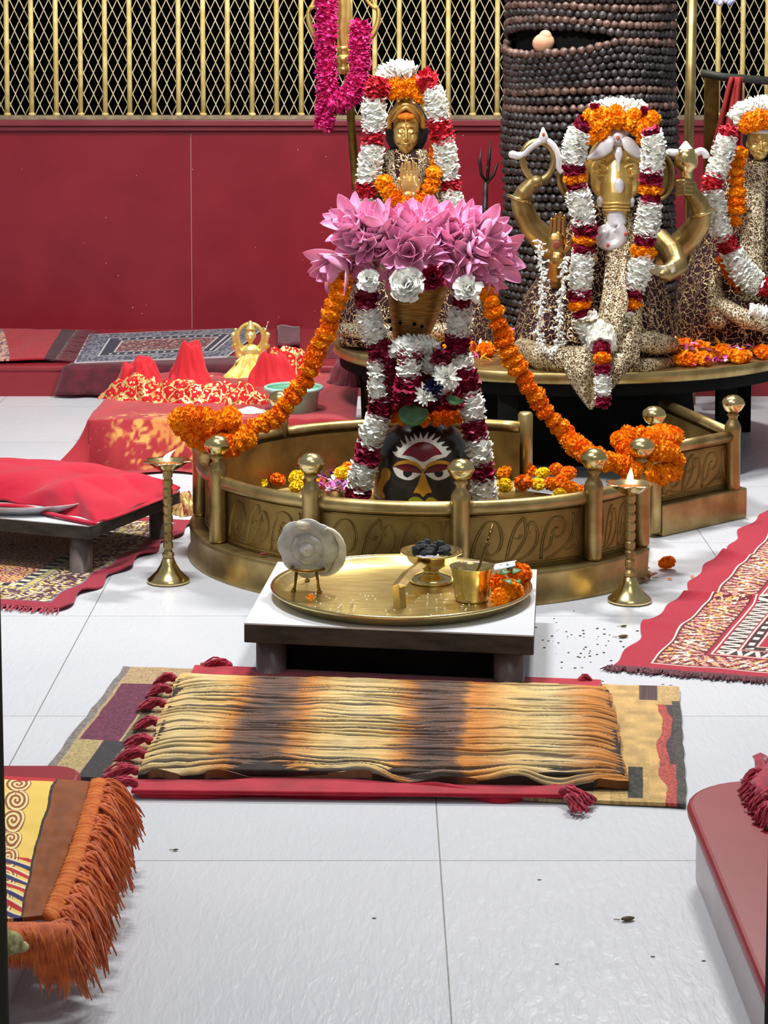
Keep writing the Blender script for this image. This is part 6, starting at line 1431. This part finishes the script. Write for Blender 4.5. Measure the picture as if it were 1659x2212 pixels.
# ================================================================ RUGS ON THE BACK LEDGE
def cf5(U, V):
    c = A3((110, 26, 44), U.shape); e = np.minimum(np.minimum(U, 1-U)*.86, np.minimum(V, 1-V)*.62); x = U*.86; y = V*.62
    gy = np.array(srgb(128, 128, 138)); nv_ = np.array(srgb(30, 34, 60)); wh = np.array(srgb(206, 200, 196)); f = floral(U, V, 110, 70, 4)
    k = (e > .0) & (e < .11); c[k] = nv_*1.4; c[k & (f > 0)] = gy; k = (e > .12) & (e < .18); c[k] = nv_; c[k & (((x*24) % 1) < .3) & (np.abs(e-.15) < .012)] = wh
    for a, b in ((.0, .006), (.112, .118), (.182, .19)): c[(e >= a) & (e < b)] = wh
    k = (e > .19); c[k & (f > .45) & (vn(x*60, y*60, 5) > .4)] = np.array(srgb(176, 160, 130)); c[k & (f < -.6)] = gy*.6
    return c
zl = ZB
t = thing('prayer_rug', 'navy and grey prayer rug with maroon skirt on the back ledge', 'rug', (-1, 8.2, zl))
a, b, c_, d_ = F(160, 783, zl+.008), F(490, 770, zl+.008), F(192, 722, zl+.008), F(575, 700, zl+.008)
c_.y = min(c_.y, YW-.02); d_.y = min(d_.y, YW-.02)
sheet('carpet', COL, (a, b, c_, d_), 300, 160, cf5, None, .004, t)
m = MB(); A = []
sk = [F(132, 800, zl+.012), F(300, 795, zl+.012), F(520, 785, zl+.012), F(640, 742, zl+.012)]
ev = even(sk, .012); n = len(ev)
for j in range(12):
    v = j/11; row = []
    for i, p in enumerate(ev):
        out = .012*math.sin(i*.45)+.01*math.sin(i*.17); y = min(p.y, 7.69) if False else 7.69
        if v < .35: row.append((p.x, 7.68-.0+(.25*(.35-v)/.35), zl+.004))
        else: row.append((p.x-.05*v+.02*math.sin(i*.3), 7.672-.018*v-abs(out)*v, zl+.004-(v-.35)/.65*(zl-.01)))
    A.append(row)
m.grid(A); o = m.build('skirt', DKRED, t); s = o.modifiers.new('t', 'SOLIDIFY'); s.thickness = .006; s.offset = 1
m = MB(); A = [[(F(600+40*q, 705+v*45, zl+.01).x, min(YW-.03, F(600+40*q, 705+v*45, zl+.01).y), zl+.008+.004*math.sin(q*5+v*3)+.006*math.sin(v*2)) for q in np.linspace(0, 1.2, 12)] for v in np.linspace(0, 1, 10)]; m.grid(A); o = m.build('skirt_end', DKRED, t); s = o.modifiers.new('t', 'SOLIDIFY'); s.thickness = .008
def cf6(U, V):
    c = A3((170, 20, 36), U.shape); c *= (.85+.3*vn(U*40, V*20, 3))[..., None]; k = (U < .45-.16*V) ; c[k] = srgb(222, 180, 150); f = floral(U, V, 90, 60, 8); c[k & (f > .1)] = srgb(160, 60, 60); c[k & (f > .6)] = srgb(90, 90, 110)
    c[U > .86] = srgb(60, 10, 24); return c
t = thing('folded_rug', 'red rug with cream pattern and dark fringe at the left of the back ledge', 'rug', (-1.5, 8.2, zl))
a, b, c_, d_ = F(-60, 782, zl+.01), F(120, 778, zl+.01), F(-60, 716, zl+.01), F(165, 714, zl+.01)
for q in (c_, d_): q.y = min(q.y, YW-.03)
sheet('carpet', COL, (a, b, c_, d_), 120, 80, cf6, lambda U, V: .012*vn(U*6, V*4, 2), .006, t)
fringe('fringe', DKRED, [b, d_], (1, -.1, 0), .09, 160, t, 7, .004, zmin=zl+.002)
heap('red_cloth', 'crumpled red cloth on the back ledge between the rug and the altar table', Vector((-.18, 8.0, zl)), .1, .1, .045, REDC if False else DKRED, 21)
# ================================================================ LEFT STOOL WITH RED CLOTH
ZS = .125
q0 = F(193, 1136, ZS); q1 = F(389, 1058, ZS); d1 = (q1-q0); d2 = Vector((-1, .02, 0)).normalized()
d2 = Vector((-d1.y, d1.x, 0)).normalized(); 
LS = .6; c4 = [q0, q0+d1, q0+d1+d2*LS, q0+d2*LS]
sl_ = thing('low_stool', 'low grey stone stool at the left holding a tray heaped with folded red cloth', 'stool', ((c4[0].x+c4[2].x)/2, (c4[0].y+c4[2].y)/2, 0))
m = MB(); m.quadslab(c4, ZS-.034, ZS-.003); m.build('slab', SLABSIDE, sl_, smooth=False, bev=.002)
m = MB(); m.quadslab(c4, ZS-.003, ZS); m.build('marble_top', STONE, sl_, smooth=False, bev=.001)
cen = sum(c4, Vector())/4
for i, q in enumerate(c4): p = q.lerp(cen, .14); m = MB(); m.lathe((p.x, p.y, 0), [(0, 0), (.036, 0), (.036, .005), (.027, .01), (.027, ZS-.034), (0, ZS-.034)], 22); m.build('leg', LEGST, sl_)
tc = cen.copy(); tr2 = .24
m = MB(); m.lathe((tc.x, tc.y, ZS), [(0, .001), (tr2-.03, .001), (tr2, .022), (tr2+.003, .025), (tr2-.004, .024), (tr2-.03, .006), (0, .004)], 64); tag(m.build('steel_tray', SILV), 'steel tray peeking out under the red cloth on the left stool', 'tray')
# folded cloth heaped over it
OUT = [(-170, 1040, .03), (-120, 1005, .03), (-40, 996, .035), (60, 992, .04), (140, 996, .04), (220, 1008, .035), (300, 1026, .03), (372, 1046, .022), (386, 1058, .012), (352, 1072, .012), (312, 1088, .01), (268, 1106, .008), (232, 1122, .003), (206, 1127, .0), (176, 1120, -.002), (140, 1112, .0), (96, 1098, .003), (48, 1086, .008), (0, 1080, .012), (-60, 1080, .012), (-120, 1070, .02)]
op = [F(x, y, ZS+z) for x, y, z in OUT]; ring = spline(op+[op[0]], 220)[:-1]; cc_ = Vector((sum(p.x for p in ring)/219, sum(p.y for p in ring)/219, ZS+.055)); A = []
for i in range(60):
    s_ = (i/59)**.8; row = []
    for j, p in enumerate(ring):
        q = cc_.lerp(p, s_); e = 1-s_; bulge = .03*math.sqrt(max(0, 1-s_**4))
        q.z = p.z+(cc_.z-p.z)*(1-s_**3)+0
        v = np.array([q.x*5+q.y*2.2]); 
        q.z += .007*math.sin(q.x*21-q.y*15+2*math.sin(q.y*9))*min(1, e*4)+.006*abs(math.sin(q.x*13+q.y*24+1.5*math.sin(q.x*11)))*min(1, e*5)
        q.z += .010*math.exp(-((q.y-4.93+.25*(q.x+.75)+.03*math.sin(q.x*18))/.012)**2)*min(1, e*5)
        q += (p-cc_).normalized()*.006*math.sin(j*.31+s_*3)*s_**6
        row.append(tuple(q))
    A.append(row)
m = MB(); m.grid(A, closeu=True); o = m.build('red_cloth', CLOTHRED, recalc=True); tag(o, 'bright crimson cloth folded loosely over the tray on the left stool', 'cloth'); s = o.modifiers.new('t', 'SOLIDIFY'); s.thickness = .007; s.offset = -1
m = MB(); 
m.tube(even([F(222, 1124, ZS+.006), F(262, 1111, ZS+.012), F(300, 1096, ZS+.014), F(345, 1078, ZS+.014), F(380, 1063, ZS+.012)], .01), .008, 8, flat=.4); m.tube(even([F(-20, 1090, ZS+.01), F(50, 1094, ZS+.01), F(110, 1110, ZS+.008), F(170, 1124, ZS+.006), F(205, 1131, ZS+.006)], .01), .009, 8, flat=.5)
tag(m.build('cloth_hem', CLOTHRED), 'rolled lower hem of the crimson cloth along the left stool front corner', 'cloth')
heap('golden_offering', 'crumpled gold and red offering packet on the floor between the left lamp and the railing', F(400, 1108, .0), .035, .05, .05, M('gold_foil', srgb(236, 206, 120), srgb(150, 60, 50), 60, .4, .3, .6, 90), 31, cat='packet')
# ================================================================ FLOOR DEBRIS
marigold(F(1441, 1215, .018), .022, None, 'd', 'single dried orange marigold on the floor right of the railing', squash=.7)
DRY = M('dried_leaf', srgb(60, 44, 26), srgb(112, 92, 44), 60, .8)
for x, y, s, lb in [(276, 1804, .007, 'dark dried petal on the floor right of the orange fringe'), (379, 1837, .005, 'small dark speck on the white tile below the crimson mat'), (1346, 1377, .012, 'curled dry olive leaf on the floor left of the crimson prayer rug'), (1347, 1354, .008, 'dark dry leaf on the floor above the olive one'), (1356, 1988, .011, 'thin dried stem curl on the floor left of the right platform')]:
    c = F(x, y, .001); m = MB(); m.ell(c+Vector((0, 0, s*.25)), (s, s*.45, s*.25), Matrix.Rotation(.3, 3, 'Z'), n=8); m.tube([c+Vector((-s, 0, .001)), c+Vector((-s*1.8, s*.2, .001))], .0006, 4); tag(m.build('dried_leaf', DRY), lb, 'leaf')
for x, y, lb in ((1442, 1252, 'orange petal fragment on the floor nearer the railing'), (1491, 1247, 'orange petal fragment on the floor nearer the crimson rug')):
    m = MB(); petal(m, F(x, y, .002), (1, .3, .1), (0, 0, 1), .012, .009, cup=.3); tag(m.build('petal_scrap', ORANGED), lb, 'petal')
m = MB(); rs = random.Random(3)
for k in range(60):
    c = F(rs.gauss(1270, 60), rs.gauss(1390, 32), .001); s = rs.uniform(.0008, .0026); m.ell(c, (s*1.5, s, s*.5), n=5)
for x, y in ((1165, 1900), (1203, 1882+200), (1520, 2075), (1410, 2066), (808, 1983), (1449, 1480), (1432, 1478), (1257, 1442), (1400, 1405)): m.ell(F(x, y, .001), (.004, .0012, .0006), n=5)
tag(m.build('floor_crumbs', DRY), 'dark crumbs and specks strewn over the floor before the crimson rug', 'crumbs', kind='stuff')
m = MB()
for k in range(12): petal(m, F(1385+rs.uniform(-30, 30), 1242+rs.uniform(-25, 15), .004), (rs.uniform(-1, 1), rs.uniform(-1, 1), .2), (0, 0, 1), .022, .014, cup=.3, mi=0)
tag(m.build('dried_petals', M('tan_petals', srgb(190, 140, 110), srgb(150, 90, 70), 40, .8)), 'pinkish dried petals on the floor behind the right lamp', 'petals', kind='stuff')
m = MB(); petal(m, F(560, 1200, ZPL+.004), (1, .2, .1), (0, 0, 1), .02, .014, cup=.3); tag(m.build('rose_petal', MAROON), 'maroon rose petal on the brass plinth left of the marble stool', 'petal')
